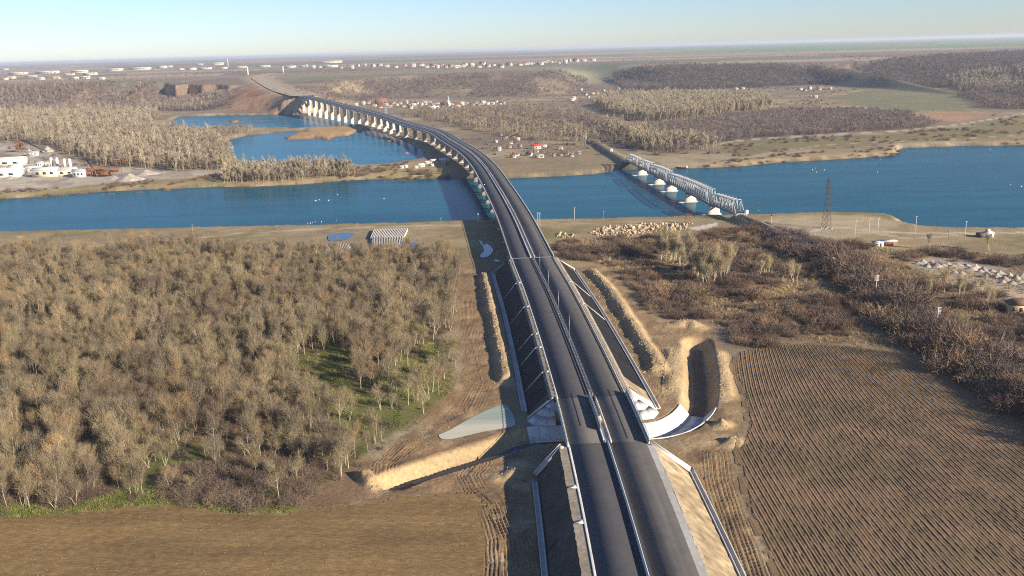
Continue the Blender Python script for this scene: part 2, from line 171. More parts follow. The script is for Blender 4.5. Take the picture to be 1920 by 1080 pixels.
D = {
    'timber_pole': [[-257.4,576.8,7.1],[-202.6,581.0,9.3],[-151.9,593.1,5.2],[-99.1,590.9,5.3],[-46.0,605.4,5.0],[61.1,594.8,8.6],[184.2,504.2,5.6],[249.2,514.5,5.8],[265.1,497.6,5.1]],
    'concrete_pole': [[17.8,586.4,10.0],[19.1,586.2,9.7],[43.0,609.3,8.7],[203.0,533.5,9.6],[237.7,531.8,11.1],[261.5,520.5,9.3],[211.9,535.5,10.3],[214.9,530.2,10.8]],
    'crossarm_pole': [[159.3,444.9,4.9],[161.3,395.2,7.7],[164.5,342.5,6.3]],
    'pylon': [[194.3,558.3,31.4]],
    'pylon_far': [[-212.7,1647.4,22.1]],
    'gantry': [[114.7,586.6,5.6]],
    'signal': [[165.5,608.1,6.2],[165.2,575.2,5.2]],
    'mast': [[-21.3,609.4,6.4]],
    'lamp': [[20.9,324.5],[18.9,359.0],[16.0,395.3],[12.9,428.0]],
    'gull': [[-142.1,640.0],[-140.6,641.8],[-139.7,644.8],[-138.2,646.6],[-133.7,647.0],[-123.9,649.7],[-157.4,745.2],[-155.9,746.3],[-155.1,748.9],[-146.9,744.7],[-144.9,775.6],[-101.9,745.0],[-37.0,788.8],[-35.5,787.0],[279.6,849.3],[284.7,856.1],[288.5,843.5],[277.5,830.8],[328.0,819.8],[448.8,971.6],[503.9,967.6],[396.8,726.3],[400.6,716.8],[364.0,905.2],[-445.6,1699.0],[100.5,768.7]],
    'house_plateau': [[-924.3,4730.5],[-951.7,5091.8],[-753.6,4355.3],[-759.9,4617.9],[-729.0,4703.8],[-710.0,4807.9],[-614.1,4407.4],[-618.9,4669.2],[-543.4,4336.1],[-481.0,4152.2],[-472.8,4475.1],[-406.8,4180.3],[-390.2,4392.7],[-330.4,3966.3],[-310.7,4058.1],[-273.3,3790.2],[-281.1,4160.5],[-243.2,3852.3],[-230.6,3973.3],[-189.8,3655.1],[-175.9,3896.0],[-183.6,4286.1],[-141.9,3987.5],[-102.5,3618.5],[-69.2,3689.4],[-52.1,3969.7],[-16.5,3480.0],[14.2,3830.0],[58.3,3899.6],[78.0,4009.2],[90.2,4049.0],[105.1,4098.7],[120.4,4148.3],[133.6,3987.8],[142.2,3917.4],[172.6,4286.5],[197.5,4525.7],[205.2,4265.1],[228.3,4434.1],[238.6,4263.3],[257.7,4342.4],[267.2,4261.6],[303.1,4509.8],[331.1,4477.8],[371.9,4514.7],[414.6,4511.0],[-105.0,4318.7],[-674.3,4165.8],[-933.3,4616.6],[-1071.6,5119.0]],
    'hall': [[-2762.6,5393.6,160.0,60.0,10.0],[-2628.2,5460.4,200.0,70.0,12.0],[-2382.3,5321.0,140.0,60.0,14.0],[-2395.4,5826.9,160.0,60.0,11.0],[-2283.5,5935.9,220.0,70.0,12.0],[-2319.4,6434.7,90.0,60.0,14.0],[-1760.7,5337.1,80.0,40.0,9.0],[-1707.8,5406.7,120.0,50.0,9.0],[-2310.8,7638.1,150.0,70.0,16.0],[-1604.8,5417.3,60.0,40.0,8.0],[-1576.1,5664.8,110.0,45.0,8.0],[-1433.4,5640.7,120.0,50.0,9.0],[-1145.0,5062.1,90.0,40.0,8.0],[-1095.7,5165.1,70.0,40.0,8.0],[-1247.4,6786.3,260.0,60.0,12.0],[-882.0,4789.5,120.0,40.0,8.0],[-2121.7,4070.2,70.0,30.0,8.0],[-1815.0,3698.7,60.0,30.0,8.0],[-1811.0,3822.7,60.0,30.0,7.0],[-2159.9,4331.3,80.0,40.0,8.0],[-1641.9,3614.6,50.0,25.0,8.0],[-1620.1,3657.2,60.0,25.0,8.0],[-2046.9,3883.6,40.0,25.0,7.0],[-1494.0,3504.9,45.0,20.0,6.0],[-1921.5,4398.6,100.0,40.0,9.0],[-2476.9,7015.6,70.0,40.0,9.0],[-1872.4,5489.5,60.0,30.0,8.0],[-4576.4,8711.0,90.0,40.0,9.0],[-2128.3,4634.7,80.0,35.0,8.0],[-2603.8,8112.4,90.0,50.0,10.0]],
    'chimney': [[-1763.5,6048.1],[-938.7,3454.8],[-897.1,3826.2]],
    'house_village': [[-358.2,2048.9],[-352.3,2070.2],[-330.3,2063.7],[-321.4,2105.6],[-315.1,2136.9],[-285.9,2030.0],[-288.2,2090.2],[-259.8,2033.5],[-245.8,1974.8],[-252.1,2094.9],[-237.1,2026.2],[-236.9,2086.6],[-218.2,1978.0],[-223.9,2098.1],[-208.7,2029.3],[-195.0,1970.4],[-196.6,2060.6],[-182.1,2001.7],[-176.7,2032.3],[-170.7,2073.0],[-154.2,1964.0],[-149.6,2024.5],[-136.0,1975.3],[-133.1,2035.7],[-115.4,1986.7],[-101.2,1927.3],[-94.7,1977.7],[-87.0,2008.1],[-71.3,1948.7],[-65.6,2018.9],[-57.2,1959.2],[-50.1,1989.4],[-39.2,1949.6],[-31.9,1979.7],[-23.1,1999.9],[-15.9,1939.9],[-263.3,1962.4],[-195.7,1910.0],[-107.7,1886.9],[-330.5,1992.8],[-9.3,1950.0]],
    'house_ravine': [[148.7,2084.7],[198.5,2502.1],[188.7,2252.1],[186.4,2151.9],[210.1,2290.4],[222.3,2309.3],[249.2,2417.2],[256.4,2346.0],[297.4,2512.5],[307.8,2470.9],[325.5,2488.8],[141.2,2045.1],[365.8,2533.7],[384.2,2551.2],[418.6,2464.7],[484.4,2187.0],[502.6,2223.9],[567.8,2331.9],[587.5,2347.6],[693.0,2224.5],[688.4,2173.6],[719.7,2237.1],[626.4,1930.9],[626.2,1910.0],[730.9,2201.8],[757.6,2203.4]],
    'house_hamlet': [[-14.8,1155.9],[-8.6,1244.0],[-2.9,1208.0],[3.0,1136.0],[6.8,1204.0],[11.3,1179.9],[1.4,1084.0],[5.6,988.0],[8.0,1004.0],[42.0,1087.2],[44.7,1011.0],[49.5,990.8],[56.6,994.4],[61.9,1006.1],[67.1,981.7],[58.9,1054.4],[30.7,1027.5],[22.4,999.7],[-10.8,1059.9],[14.1,1095.9],[76.3,1005.1],[33.1,979.4]],
    'big_red_house': [[32.2,1071.5]],
    'village_hall': [[-277.6,2081.6]],
    'church': [[-122.0,1966.2]],
    'long_barn': [[-147.9,1894.2]],
    'beam': [[[-88.5,589.3],[-66.0,589.6],[-65.7,563.4],[-86.9,561.4]],[[-85.5,560.4],[-65.9,562.6],[-62.9,540.6],[-82.8,539.4]],[[-77.5,539.5],[-62.7,541.3],[-62.4,521.1],[-76.0,521.5]],[[-117.9,548.0],[-94.7,548.0],[-96.2,524.1],[-108.2,527.1]]],
    'heap': [[208.2,459.0],[211.6,461.8],[210.6,453.5],[215.7,459.9],[214.2,451.8],[218.5,454.2],[222.1,456.9],[222.5,452.2],[226.1,454.9],[219.2,436.0],[229.8,453.0],[216.5,437.3],[228.5,444.7],[231.9,447.5],[230.1,439.4],[232.9,442.5],[231.1,434.3],[226.9,427.5],[236.4,440.6],[232.8,428.9],[237.6,435.4],[233.7,423.8],[229.4,417.1],[239.4,429.8],[232.7,415.2],[239.9,425.0],[237.8,417.0],[244.3,427.1],[238.2,412.1],[243.3,418.4]],
    'plant_heap': [[-364.1,888.3,14.0,7.0],[-608.9,1184.7,9.0,6.0],[-595.0,1205.1,12.0,7.0],[-364.4,931.3,13.0,5.0],[-498.7,926.3,8.0,3.0],[-384.4,901.5,8.0,3.0],[-586.6,1146.6,6.0,3.0]],
    'silo': [[-492.7,1001.4],[-484.2,996.6],[-470.9,985.3],[-464.6,983.8]],
    'shed': [[-567.4,1052.9,40.0,18.0,6.0],[-514.0,945.3,34.0,22.0,6.0],[-504.6,950.3,12.0,12.0,9.0],[-500.5,975.1,18.0,9.0,5.0],[-467.9,937.7,24.0,12.0,7.0],[-452.1,941.0,26.0,12.0,6.0],[-517.4,1024.8,8.0,6.0,5.0],[-513.9,1031.0,12.0,5.0,4.0],[-589.2,1154.3,14.0,7.0,4.0],[-428.9,925.4,12.0,9.0,6.0]],
    'conveyor': [[[-666.6,1281.0],[-584.0,1179.3]],[[-447.9,987.2],[-411.7,928.9]],[[-420.8,990.3],[-415.2,1027.3]]],
    'rust_frame': [[-417.3,930.7],[-398.0,921.8],[-632.6,1208.5]],
    'shed_right': [[211.1,505.7],[204.7,504.0]],
    'kiosk': [[274.7,519.9]],
    'yellow_house': [[210.2,368.2]],
    'tent': [[-84.0,956.3],[-81.5,960.5],[-78.5,964.8],[-75.2,965.1],[-72.2,969.3],[-68.6,965.6],[-65.8,973.8],[-77.7,932.8],[-87.5,927.9],[-92.1,919.4],[-103.4,926.2],[-107.2,921.8]],
    'box_near': [[154.3,607.9]],
    'box_far': [[108.7,984.1]],
    'pier_rail': [[144.0,632.8],[139.4,688.0],[133.5,743.0],[129.3,783.5],[126.0,844.6],[121.4,913.6]],
    'boat': [[166.8,882.4]],
    'poplar_near': [[78.6,485.2],[79.6,481.2],[82.2,486.0],[82.8,479.5],[85.1,483.0],[85.5,475.3],[88.5,482.6],[88.4,471.3],[88.5,461.5],[91.2,467.2],[90.2,453.2],[90.5,446.3],[90.9,440.8],[91.2,434.3],[91.9,430.0],[94.0,432.9],[94.4,427.6],[96.6,430.5],[99.0,434.4],[99.8,431.2],[102.5,436.2],[105.5,442.4],[108.6,448.7],[93.7,449.3],[95.6,445.7],[97.8,443.3],[101.5,448.4],[93.3,461.0],[93.6,476.8],[96.6,457.0],[100.1,456.6],[103.6,451.6],[117.0,476.5],[119.9,481.2],[123.2,444.7],[126.4,447.7],[128.8,448.6],[130.9,431.8],[135.4,428.2],[137.7,432.1],[183.3,391.9],[184.3,393.6],[195.7,403.5],[199.2,395.7],[201.8,397.2],[210.0,398.2],[202.5,378.6],[205.0,379.2],[171.2,341.2],[173.5,341.7],[176.1,342.8],[89.1,495.8],[93.7,492.5],[85.6,496.2]],
    'lone_tree': [[-299.6,558.3],[257.4,484.7],[228.7,491.2],[-249.1,969.1],[88.1,529.2]],
}

# ---------------------------------------------------------------- numeric helpers
def _hash(ix, iy, seed):
    h = (ix.astype(np.int64) * 374761393 + iy.astype(np.int64) * 668265263 + seed * 1442695041) & 0x7fffffff
    h = ((h ^ (h >> 13)) * 1274126177) & 0x7fffffff
    return ((h ^ (h >> 16)) & 0xffff) / 65535.0

def vnoise(x, y, seed=0):
    x = np.asarray(x, float); y = np.asarray(y, float)
    ix = np.floor(x); iy = np.floor(y)
    fx = x - ix; fy = y - iy
    fx = fx * fx * (3 - 2 * fx); fy = fy * fy * (3 - 2 * fy)
    a = _hash(ix, iy, seed); b = _hash(ix + 1, iy, seed)
    c = _hash(ix, iy + 1, seed); d = _hash(ix + 1, iy + 1, seed)
    return (a + (b - a) * fx) * (1 - fy) + (c + (d - c) * fx) * fy

def fbm(x, y, scale, seed=0, octs=4):
    x = np.asarray(x, float); y = np.asarray(y, float)
    s = np.zeros(np.broadcast(x, y).shape); a = 0.5; t = 0
    for o in range(octs):
        s += a * vnoise(x / scale + 17.3 * o, y / scale - 9.1 * o, seed + o); t += a
        a *= 0.5; scale *= 0.47
    return s / t

def sstep(a, b, x):
    t = np.clip((np.asarray(x, float) - a) / (b - a), 0, 1)
    return t * t * (3 - 2 * t)

def seg_dist(x, y, pts, closed=False):
    """distance to a polyline and the parameter (length along it) of the nearest point"""
    P = np.array(pts, float)[:, :2]
    if closed: P = np.vstack([P, P[:1]])
    best = np.full(x.shape, 1e18); par = np.zeros(x.shape); side = np.zeros(x.shape); acc = 0.0
    for i in range(len(P) - 1):
        ax, ay = P[i]; dx, dy = P[i + 1] - P[i]; l2 = dx * dx + dy * dy
        if l2 < 1e-9: continue
        t = np.clip(((x - ax) * dx + (y - ay) * dy) / l2, 0, 1)
        d = (x - ax - t * dx) ** 2 + (y - ay - t * dy) ** 2
        m = d < best
        best = np.where(m, d, best)
        par = np.where(m, acc + t * math.sqrt(l2), par)
        side = np.where(m, np.sign(dx * (y - ay) - dy * (x - ax)), side)
        acc += math.sqrt(l2)
    return np.sqrt(best), par, side

def inside(x, y, pts):
    P = np.array(pts, float)[:, :2]; r = np.zeros(x.shape, bool); j = len(P) - 1
    for i in range(len(P)):
        xi, yi = P[i]; xj, yj = P[j]
        if yi != yj:
            c = ((yi > y) != (yj > y)) & (x < (xj - xi) * (y - yi) / (yj - yi) + xi)
            r ^= c
        j = i
    return r

def sdist(x, y, pts, reach=60.0):
    """signed distance to a polygon, negative inside; only exact within reach"""
    P = np.array(pts, float)[:, :2]
    out = np.full(x.shape, reach)
    lo = P.min(0) - reach; hi = P.max(0) + reach
    m = (x > lo[0]) & (x < hi[0]) & (y > lo[1]) & (y < hi[1])
    if m.any():
        xs = x[m]; ys = y[m]
        d, _, _ = seg_dist(xs, ys, P, True)
        out[m] = np.where(inside(xs, ys, P), -d, d)
    return out

def smooth_path(pts, step):
    """Catmull-Rom through pts, resampled at even steps"""
    P = np.array(pts, float)
    E = np.vstack([2 * P[0] - P[1], P, 2 * P[-1] - P[-2]])
    o = []
    for i in range(1, len(E) - 2):
        p0, p1, p2, p3 = E[i - 1], E[i], E[i + 1], E[i + 2]
        for t in np.linspace(0, 1, 24, endpoint=False):
            o.append(0.5 * (2 * p1 + (p2 - p0) * t + (2 * p0 - 5 * p1 + 4 * p2 - p3) * t * t + (3 * p1 - p0 - 3 * p2 + p3) * t ** 3))
    o.append(P[-1]); o = np.array(o)
    s = np.concatenate([[0], np.cumsum(np.linalg.norm(np.diff(o[:, :2], axis=0), axis=1))])
    n = max(2, int(round(s[-1] / step)) + 1)
    q = np.linspace(0, s[-1], n)
    return np.stack([np.interp(q, s, o[:, k]) for k in range(o.shape[1])], 1)

# ---------------------------------------------------------------- the lie of the land (z = 0 is the valley floor)
WATER = -3.0
def height(x, y):
    x = np.asarray(x, float); y = np.asarray(y, float)
    x, y = np.broadcast_arrays(x, y)
    z = 0.5 * (fbm(x, y, 60, 3) - 0.5) + 0.2 * (fbm(x, y, 9, 5, 3) - 0.5) * sstep(900, 300, y)
    # the escarpment and the plateau
    wob = 210 * (fbm(x, y * 0.3, 420, 11) - 0.5) + 60 * (fbm(x, y * 0.4, 120, 12, 3) - 0.5)
    yb = np.interp(x, L['scarp_base'][:, 0], L['scarp_base'][:, 1])
    yt = np.interp(x, L['scarp_top'][:, 0], L['scarp_top'][:, 1])
    t = (y - yb + wob * sstep(0.0, 0.3, (y - yb) / (yt - yb) + .3)) / (yt - yb)
    rv = L['ravine']
    xr = np.interp(y, rv[:, 1], rv[:, 0])
    rav = np.exp(-((x - xr) / 95.0) ** 2) * sstep(2100, 2450, y) * sstep(4600, 3000, y)
    t = t - 0.85 * rav
    e = sstep(0.0, 1.0, t)
    z = z + 46 * e + 10 * sstep(3000, 12000, y) + 6 * (fbm(x, y, 900, 21) - 0.5) * e
    z = z - 26 * rav * e
    # steep quarried cliff by the far bridgehead
    sd = sdist(x, y, L['cliff_top'], 60) + 9 * (fbm(x, y * .3, 50, 23, 5) - 0.5) + 3 * (fbm(x, y, 7, 24, 2) - .5)
    k = sstep(9, -3, sd) 
    z = z * (1 - k) + np.maximum(z, 45.0) * k
    # expressway cutting on the plateau
    rd = L['far_road']
    d, s, _ = seg_dist(x, y, rd)
    zr = np.interp(s, L['far_road_s'], rd[:, 2])
    u0 = rd[1, :2] - rd[0, :2]; u0 = u0 / math.hypot(*u0)
    tt = (x - rd[0, 0]) * u0[0] + (y - rd[0, 1]) * u0[1]
    wd = 45 + 130 * sstep(20, 260, tt)
    k = sstep(1.0, 0.0, (d - 22) / wd) * sstep(-22, 14, tt)
    z = z * (1 - k) + (zr - 0.6) * k
    # banks and beds of river and lakes
    for nm, w in (('river', 7.0), ('lake_far', 9.0), ('lake_near', 9.0)):
        sd = sdist(x, y, L[nm], 40) + 5.0 * (fbm(x, y, 22, 31) - 0.5)
        bed = -3.0 - 0.35 * np.clip(-sd, 0, 6)
        k = sstep(w, 0.0, sd)
        z = np.where(sd < w, z * (1 - k) + bed * k, z)
    for nm in ('islet_0', 'islet_1', 'islet_2', 'islet_3'):
        if nm in L:
            sd = sdist(x, y, L[nm], 40) + 8.0 * (fbm(x, y, 16, 33) - 0.5)
            z = np.where(sd < 8, np.maximum(z, -2.4 - 0.6 * np.clip(sd, -3, 8)), z)
    # railway embankment either side of the truss bridge
    d, s, _ = seg_dist(x, y, L['rail'])
    zr = np.interp(s, L['rail_s'], L['rail'][:, 2]) - 0.35
    d2 = np.maximum(d - 2.6, 0)
    z = np.where(d2 < 14, np.maximum(z, zr - d2 / 1.6 + 0.35 * (fbm(x, y, 5, 41, 2) - .5)), z)
    d, s, _ = seg_dist(x, y, L['rail_far'])
    d2 = np.maximum(d - 3.0, 0)
    z = np.where(d2 < 14, np.maximum(z, 3.9 - d2 / 1.6), z)
    # spoil ridges, heaps, cut channels, ruts
    near = (y < 620) & (np.abs(x) < 260)
    if near.any():
        xs = x[near]; ys = y[near]; zs = z[near]
        for nm, w, h, sd0 in RIDGES:
            d, s, _ = seg_dist(xs, ys, L[nm])
            d = d + 1.3 * (fbm(xs, ys, 6.0, sd0, 3) - 0.5)
            tot = np.sum(np.linalg.norm(np.diff(np.array(L[nm])[:, :2], axis=0), axis=1))
            hh = h * (0.7 + 0.6 * fbm(xs, ys, 9, sd0 + 1, 3)) * sstep(0, 4, np.minimum(s, tot - s) + 1.5)
            zs = zs + hh * sstep(w, 0.15 * w, d)
        for nm in RUTS:
            d, s, sg = seg_dist(xs, ys, L[nm])
            wv = d + 0.5 * (fbm(xs, ys, 6, 61, 2) - 0.5)
            zs = zs + 0.16 * np.sin(wv * 2 * math.pi / 0.95) * sstep(4.8, 3.0, d)
        dc, _, _ = seg_dist(xs, ys, L['canal'])
        sd = sdist(xs, ys, L['mud'], 6)
        sd = np.minimum(sd, sdist(xs, ys, L['mud_right'], 6)); zs = zs + (0.45 * (fbm(xs, ys, 3.0, 71, 4) - 0.5) + 0.7 * (fbm(xs, ys, 11, 72, 3) - .5)) * sstep(0, -4, sd) * sstep(6.5, 9.5, dc)
        sd = sdist(xs, ys, L['pond'], 8)
        zs = np.where(sd < 5, zs * sstep(-1, 5, sd) + 0.04 * sstep(5, -1, sd), zs)
        d, _, _ = seg_dist(xs, ys, L['canal'])
        ed = 0.8 * (fbm(xs, ys, 6, 52, 2) - 0.5)
        k = sstep(6.7, 2.7, d + ed * sstep(4, 6.5, d))
        zs = zs * (1 - 0.8 * k) - 4.1 * k
        z = z.copy(); z[near] = zs
    return z

RNG = np.random.default_rng(7)
random.seed(7)

# ---------------------------------------------------------------- materials
def new_mat(name):
    m = bpy.data.materials.new(name); m.use_nodes = True
    nt = m.node_tree
    b = nt.nodes['Principled BSDF']
    return m, nt, b

def mixer(nt, a, b, fac, blend='MULTIPLY'):
    x = nt.nodes.new('ShaderNodeMix'); x.data_type = 'RGBA'; x.blend_type = blend
    for sock, v in ((x.inputs[6], a), (x.inputs[7], b), (x.inputs[0], fac)):
        if hasattr(v, 'links'): nt.links.new(v, sock)
        else: sock.default_value = v if not isinstance(v, tuple) else (*v, 1.0)[:4]
    return x.outputs[2]

def noise(nt, scale, vec=None, detail=4, rough=0.55):
    n = nt.nodes.new('ShaderNodeTexNoise')
    n.inputs['Scale'].default_value = scale; n.inputs['Detail'].default_value = detail; n.inputs['Roughness'].default_value = rough
    if vec is not None: nt.links.new(vec, n.inputs['Vector'])
    return n.outputs[0]

def ramp(nt, fac, stops):
    r = nt.nodes.new('ShaderNodeValToRGB')
    e = r.color_ramp.elements
    while len(e) < len(stops): e.new(0.5)
    for el, (p, c) in zip(e, stops):
        el.position = p; el.color = (*c, 1.0) if len(c) == 3 else c
    nt.links.new(fac, r.inputs[0])
    return r.outputs[0]

def position(nt):
    return nt.nodes.new('ShaderNodeNewGeometry').outputs['Position']

def stretch(nt, vec, s):
    m = nt.nodes.new('ShaderNodeMapping'); m.inputs['Scale'].default_value = s
    nt.links.new(vec, m.inputs['Vector']); return m.outputs[0]

def bump(nt, bsdf, h, strength, dist=0.1):
    b = nt.nodes.new('ShaderNodeBump'); b.inputs['Strength'].default_value = strength; b.inputs['Distance'].default_value = dist
    nt.links.new(h, b.inputs['Height']); nt.links.new(b.outputs[0], bsdf.inputs['Normal'])

def mat(name, c, rough=0.9, var=0.25, scale=0.8, big=0.05, spec=0.2, metal=0.0, bmp=0.0):
    """a plain worn material: base colour with two scales of blotches"""
    m, nt, b = new_mat(name)
    p = position(nt)
    n1 = ramp(nt, noise(nt, scale, p), [(0.25, (1 - var,) * 3), (0.75, (1 + var * 0.5,) * 3)])
    n2 = ramp(nt, noise(nt, big, p, 3), [(0.3, (1 - var * 0.7,) * 3), (0.7, (1 + var * 0.4,) * 3)])
    o = mixer(nt, c, n1, 1.0); o = mixer(nt, o, n2, 1.0)
    nt.links.new(o, b.inputs['Base Color'])
    b.inputs['Roughness'].default_value = rough; b.inputs['Metallic'].default_value = metal
    b.inputs['Specular IOR Level'].default_value = spec
    if bmp: bump(nt, b, noise(nt, scale * 3, p), bmp)
    return m

def plant_mat(name, tints, rough=0.9):
    """twigs and bark: every plant draws its own tint"""
    m, nt, b = new_mat(name)
    r = nt.nodes.new('ShaderNodeObjectInfo').outputs['Random']
    c = ramp(nt, r, [(i / (len(tints) - 1), t) for i, t in enumerate(tints)])
    v = ramp(nt, noise(nt, 0.035, position(nt), 3), [(0.32, (0.68, 0.64, 0.66)), (0.5, (0.95, 0.94, 0.9)), (0.68, (1.22, 1.18, 1.08))])
    nt.links.new(mixer(nt, c, v, 1.0), b.inputs['Base Color'])
    b.inputs['Roughness'].default_value = rough; b.inputs['Specular IOR Level'].default_value = 0.1
    return m

def ground_mat(name='earth', bmp=0.5):
    m, nt, b = new_mat(name)
    a = nt.nodes.new('ShaderNodeVertexColor'); a.layer_name = 'albedo'
    p = position(nt)
    n1 = ramp(nt, noise(nt, 0.9, p, 6, 0.65), [(0.3, (0.72, 0.72, 0.72)), (0.7, (1.22, 1.2, 1.16))])
    n2 = ramp(nt, noise(nt, 0.11, p, 5, 0.6), [(0.3, (0.82, 0.82, 0.84)), (0.7, (1.14, 1.12, 1.1))])
    n3 = ramp(nt, noise(nt, 0.012, p, 4, 0.6), [(0.3, (0.88, 0.9, 0.92)), (0.7, (1.1, 1.08, 1.02))])
    o = mixer(nt, a.outputs[0], n1, 1.0); o = mixer(nt, o, n2, 1.0); o = mixer(nt, o, n3, 1.0)
    nt.links.new(o, b.inputs['Base Color'])
    b.inputs['Roughness'].default_value = 0.95; b.inputs['Specular IOR Level'].default_value = 0.1
    bump(nt, b, noise(nt, 0.8, p, 6, 0.7), bmp, 0.6)
    return m

def water_mat(name, deep, rough=0.09, refl=0.3, rip=0.5):
    """turbid water: its own body colour under a broken, rippled reflection"""
    m = bpy.data.materials.new(name); m.use_nodes = True; nt = m.node_tree; nt.nodes.clear()
    out = nt.nodes.new('ShaderNodeOutputMaterial'); mx = nt.nodes.new('ShaderNodeMixShader')
    df = nt.nodes.new('ShaderNodeBsdfDiffuse'); gl = nt.nodes.new('ShaderNodeBsdfGlossy'); fr = nt.nodes.new('ShaderNodeFresnel'); mu = nt.nodes.new('ShaderNodeMath')
    p = position(nt)
    big = noise(nt, 1.0, stretch(nt, p, (0.006, 0.03, 0.01)), 6, 0.65)
    mid = noise(nt, 1.0, stretch(nt, p, (0.03, 0.16, 0.05)), 5, 0.65)
    c = mixer(nt, deep, ramp(nt, big, [(0.3, (0.6, 0.74, 0.76)), (0.7, (1.4, 1.25, 1.18))]), 1.0)
    c = mixer(nt, c, ramp(nt, mid, [(0.3, (0.85, 0.88, 0.88)), (0.72, (1.2, 1.12, 1.1))]), 1.0)
    nt.links.new(c, df.inputs['Color'])
    rr = ramp(nt, big, [(0.35, (rough * .6,) * 3), (0.7, (rough * 2.0,) * 3)])
    nt.links.new(rr, gl.inputs['Roughness']); gl.inputs['Color'].default_value = (1, 1, 1, 1)
    b = nt.nodes.new('ShaderNodeBump'); b.inputs['Strength'].default_value = rip; b.inputs['Distance'].default_value = 0.35
    nt.links.new(noise(nt, 1.0, stretch(nt, p, (0.22, 0.6, 0.5)), 4, 0.6), b.inputs['Height'])
    nt.links.new(b.outputs[0], gl.inputs['Normal'])
    fr.inputs['IOR'].default_value = 1.33; mu.operation = 'MULTIPLY'; mu.inputs[1].default_value = refl
    nt.links.new(fr.outputs[0], mu.inputs[0]); nt.links.new(mu.outputs[0], mx.inputs[0])
    nt.links.new(df.outputs[0], mx.inputs[1]); nt.links.new(gl.outputs[0], mx.inputs[2]); nt.links.new(mx.outputs[0], out.inputs['Surface'])
    return m

def asphalt_mat(name, base, dust, dust_amt, tint=0.5):
    """fresh asphalt: lengthwise streaks and dust carried by wheels, laid out along the road"""
    m, nt, b = new_mat(name)
    uv = nt.nodes.new('ShaderNodeUVMap').outputs[0]
    s1 = noise(nt, 1.0, stretch(nt, uv, (0.55, 0.012, 1)), 4, 0.6)
    s2 = noise(nt, 1.0, stretch(nt, uv, (0.16, 0.006, 1)), 3, 0.5)
    f = nt.nodes.new('ShaderNodeMath'); f.operation = 'MULTIPLY'
    nt.links.new(ramp(nt, s1, [(0.3, (0.15,) * 3), (0.75, (1,) * 3)]), f.inputs[0])
    nt.links.new(ramp(nt, s2, [(0.36, (0.1,) * 3), (0.64, (dust_amt,) * 3)]), f.inputs[1])
    c = mixer(nt, base, dust, f.outputs[0], 'MIX')
    c = mixer(nt, c, ramp(nt, noise(nt, 0.25, position(nt), 5, .7), [(0.3, (0.85,) * 3), (0.7, (1.12,) * 3)]), 1.0)
    nt.links.new(c, b.inputs['Base Color'])
    b.inputs['Roughness'].default_value = 0.75; b.inputs['Specular IOR Level'].default_value = 0.3
    return m

MAT = {}
MAT['earth'] = ground_mat()
MAT['river'] = water_mat('river_water', (0.010, 0.088, 0.135), 0.08, 0.36, 0.30)
MAT['lake'] = water_mat('lake_water', (0.016, 0.128, 0.215), 0.09, 0.36, 0.22)
MAT['puddle'] = water_mat('puddle_water', (0.05, 0.10, 0.13), 0.05, 1.0, 0.05)
MAT['pond'] = water_mat('silty_water', (0.40, 0.42, 0.34), 0.2, 0.25, 0.05)
MAT['asphalt'] = asphalt_mat('asphalt', (0.052, 0.050, 0.053), (0.09, 0.085, 0.084), 0.45)
MAT['asphalt_dusty'] = asphalt_mat('asphalt_dusty', (0.070, 0.065, 0.060), (0.16, 0.142, 0.122), 0.7)
MAT['asphalt_base'] = asphalt_mat('asphalt_base', (0.12, 0.11, 0.095), (0.20, 0.18, 0.15), 0.7)
MAT['concrete'] = mat('concrete', (0.46, 0.43, 0.38), 0.85, 0.22, 0.5)
MAT['concrete_new'] = mat('concrete_new', (0.56, 0.52, 0.45), 0.8, 0.2, 0.4)
MAT['concrete_white'] = mat('concrete_white', (0.62, 0.60, 0.55), 0.8, 0.24, 0.35)
MAT['pier_paint'] = mat('pier_paint', (0.58, 0.54, 0.46), 0.8, 0.14, 0.3)
MAT['pier_shaded'] = mat('pier_shaded', (0.30, 0.28, 0.25), 0.85, 0.2, 0.4)  # darker concrete puts the deck's shade into the nearer piers' colour
MAT['membrane'] = mat('membrane', (0.020, 0.019, 0.019), 0.8, 0.4, 0.6, 0.15)
MAT['shoulder'] = mat('shoulder', (0.36, 0.30, 0.215), 0.95, 0.35, 0.9, 0.1, bmp=0.4)
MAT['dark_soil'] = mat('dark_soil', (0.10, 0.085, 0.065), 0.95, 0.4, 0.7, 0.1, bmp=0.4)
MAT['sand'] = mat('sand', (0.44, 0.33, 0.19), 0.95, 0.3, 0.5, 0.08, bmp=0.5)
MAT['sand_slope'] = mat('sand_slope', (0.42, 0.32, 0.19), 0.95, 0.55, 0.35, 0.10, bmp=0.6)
MAT['galvanised'] = mat('galvanised', (0.40, 0.41, 0.43), 0.45, 0.1, 0.5, metal=0.6, spec=0.5)
MAT['steel_grey'] = mat('steel_grey', (0.43, 0.43, 0.42), 0.55, 0.15, 0.6, metal=0.1, spec=0.4)
MAT['chord_shaded'] = mat('chord_shaded', (0.20, 0.21, 0.22), 0.6, 0.15, 0.6, metal=0.1, spec=0.4)  # bottom chord darker than the other steel, its shaded side put into colour
MAT['steel_dark'] = mat('steel_dark', (0.10, 0.085, 0.08), 0.7, 0.2, 0.6, metal=0.2)
MAT['rust'] = mat('rust', (0.30, 0.13, 0.06), 0.9, 0.4, 0.4)
MAT['timber'] = mat('timber', (0.30, 0.24, 0.18), 0.9, 0.2, 1.0)
MAT['pole_concrete'] = mat('pole_concrete', (0.60, 0.57, 0.52), 0.85, 0.1, 1.0)
MAT['white_wall'] = mat('white_wall', (0.57, 0.55, 0.51), 0.85, 0.08, 0.2)
MAT['cream_wall'] = mat('cream_wall', (0.66, 0.58, 0.44), 0.85, 0.1, 0.2)
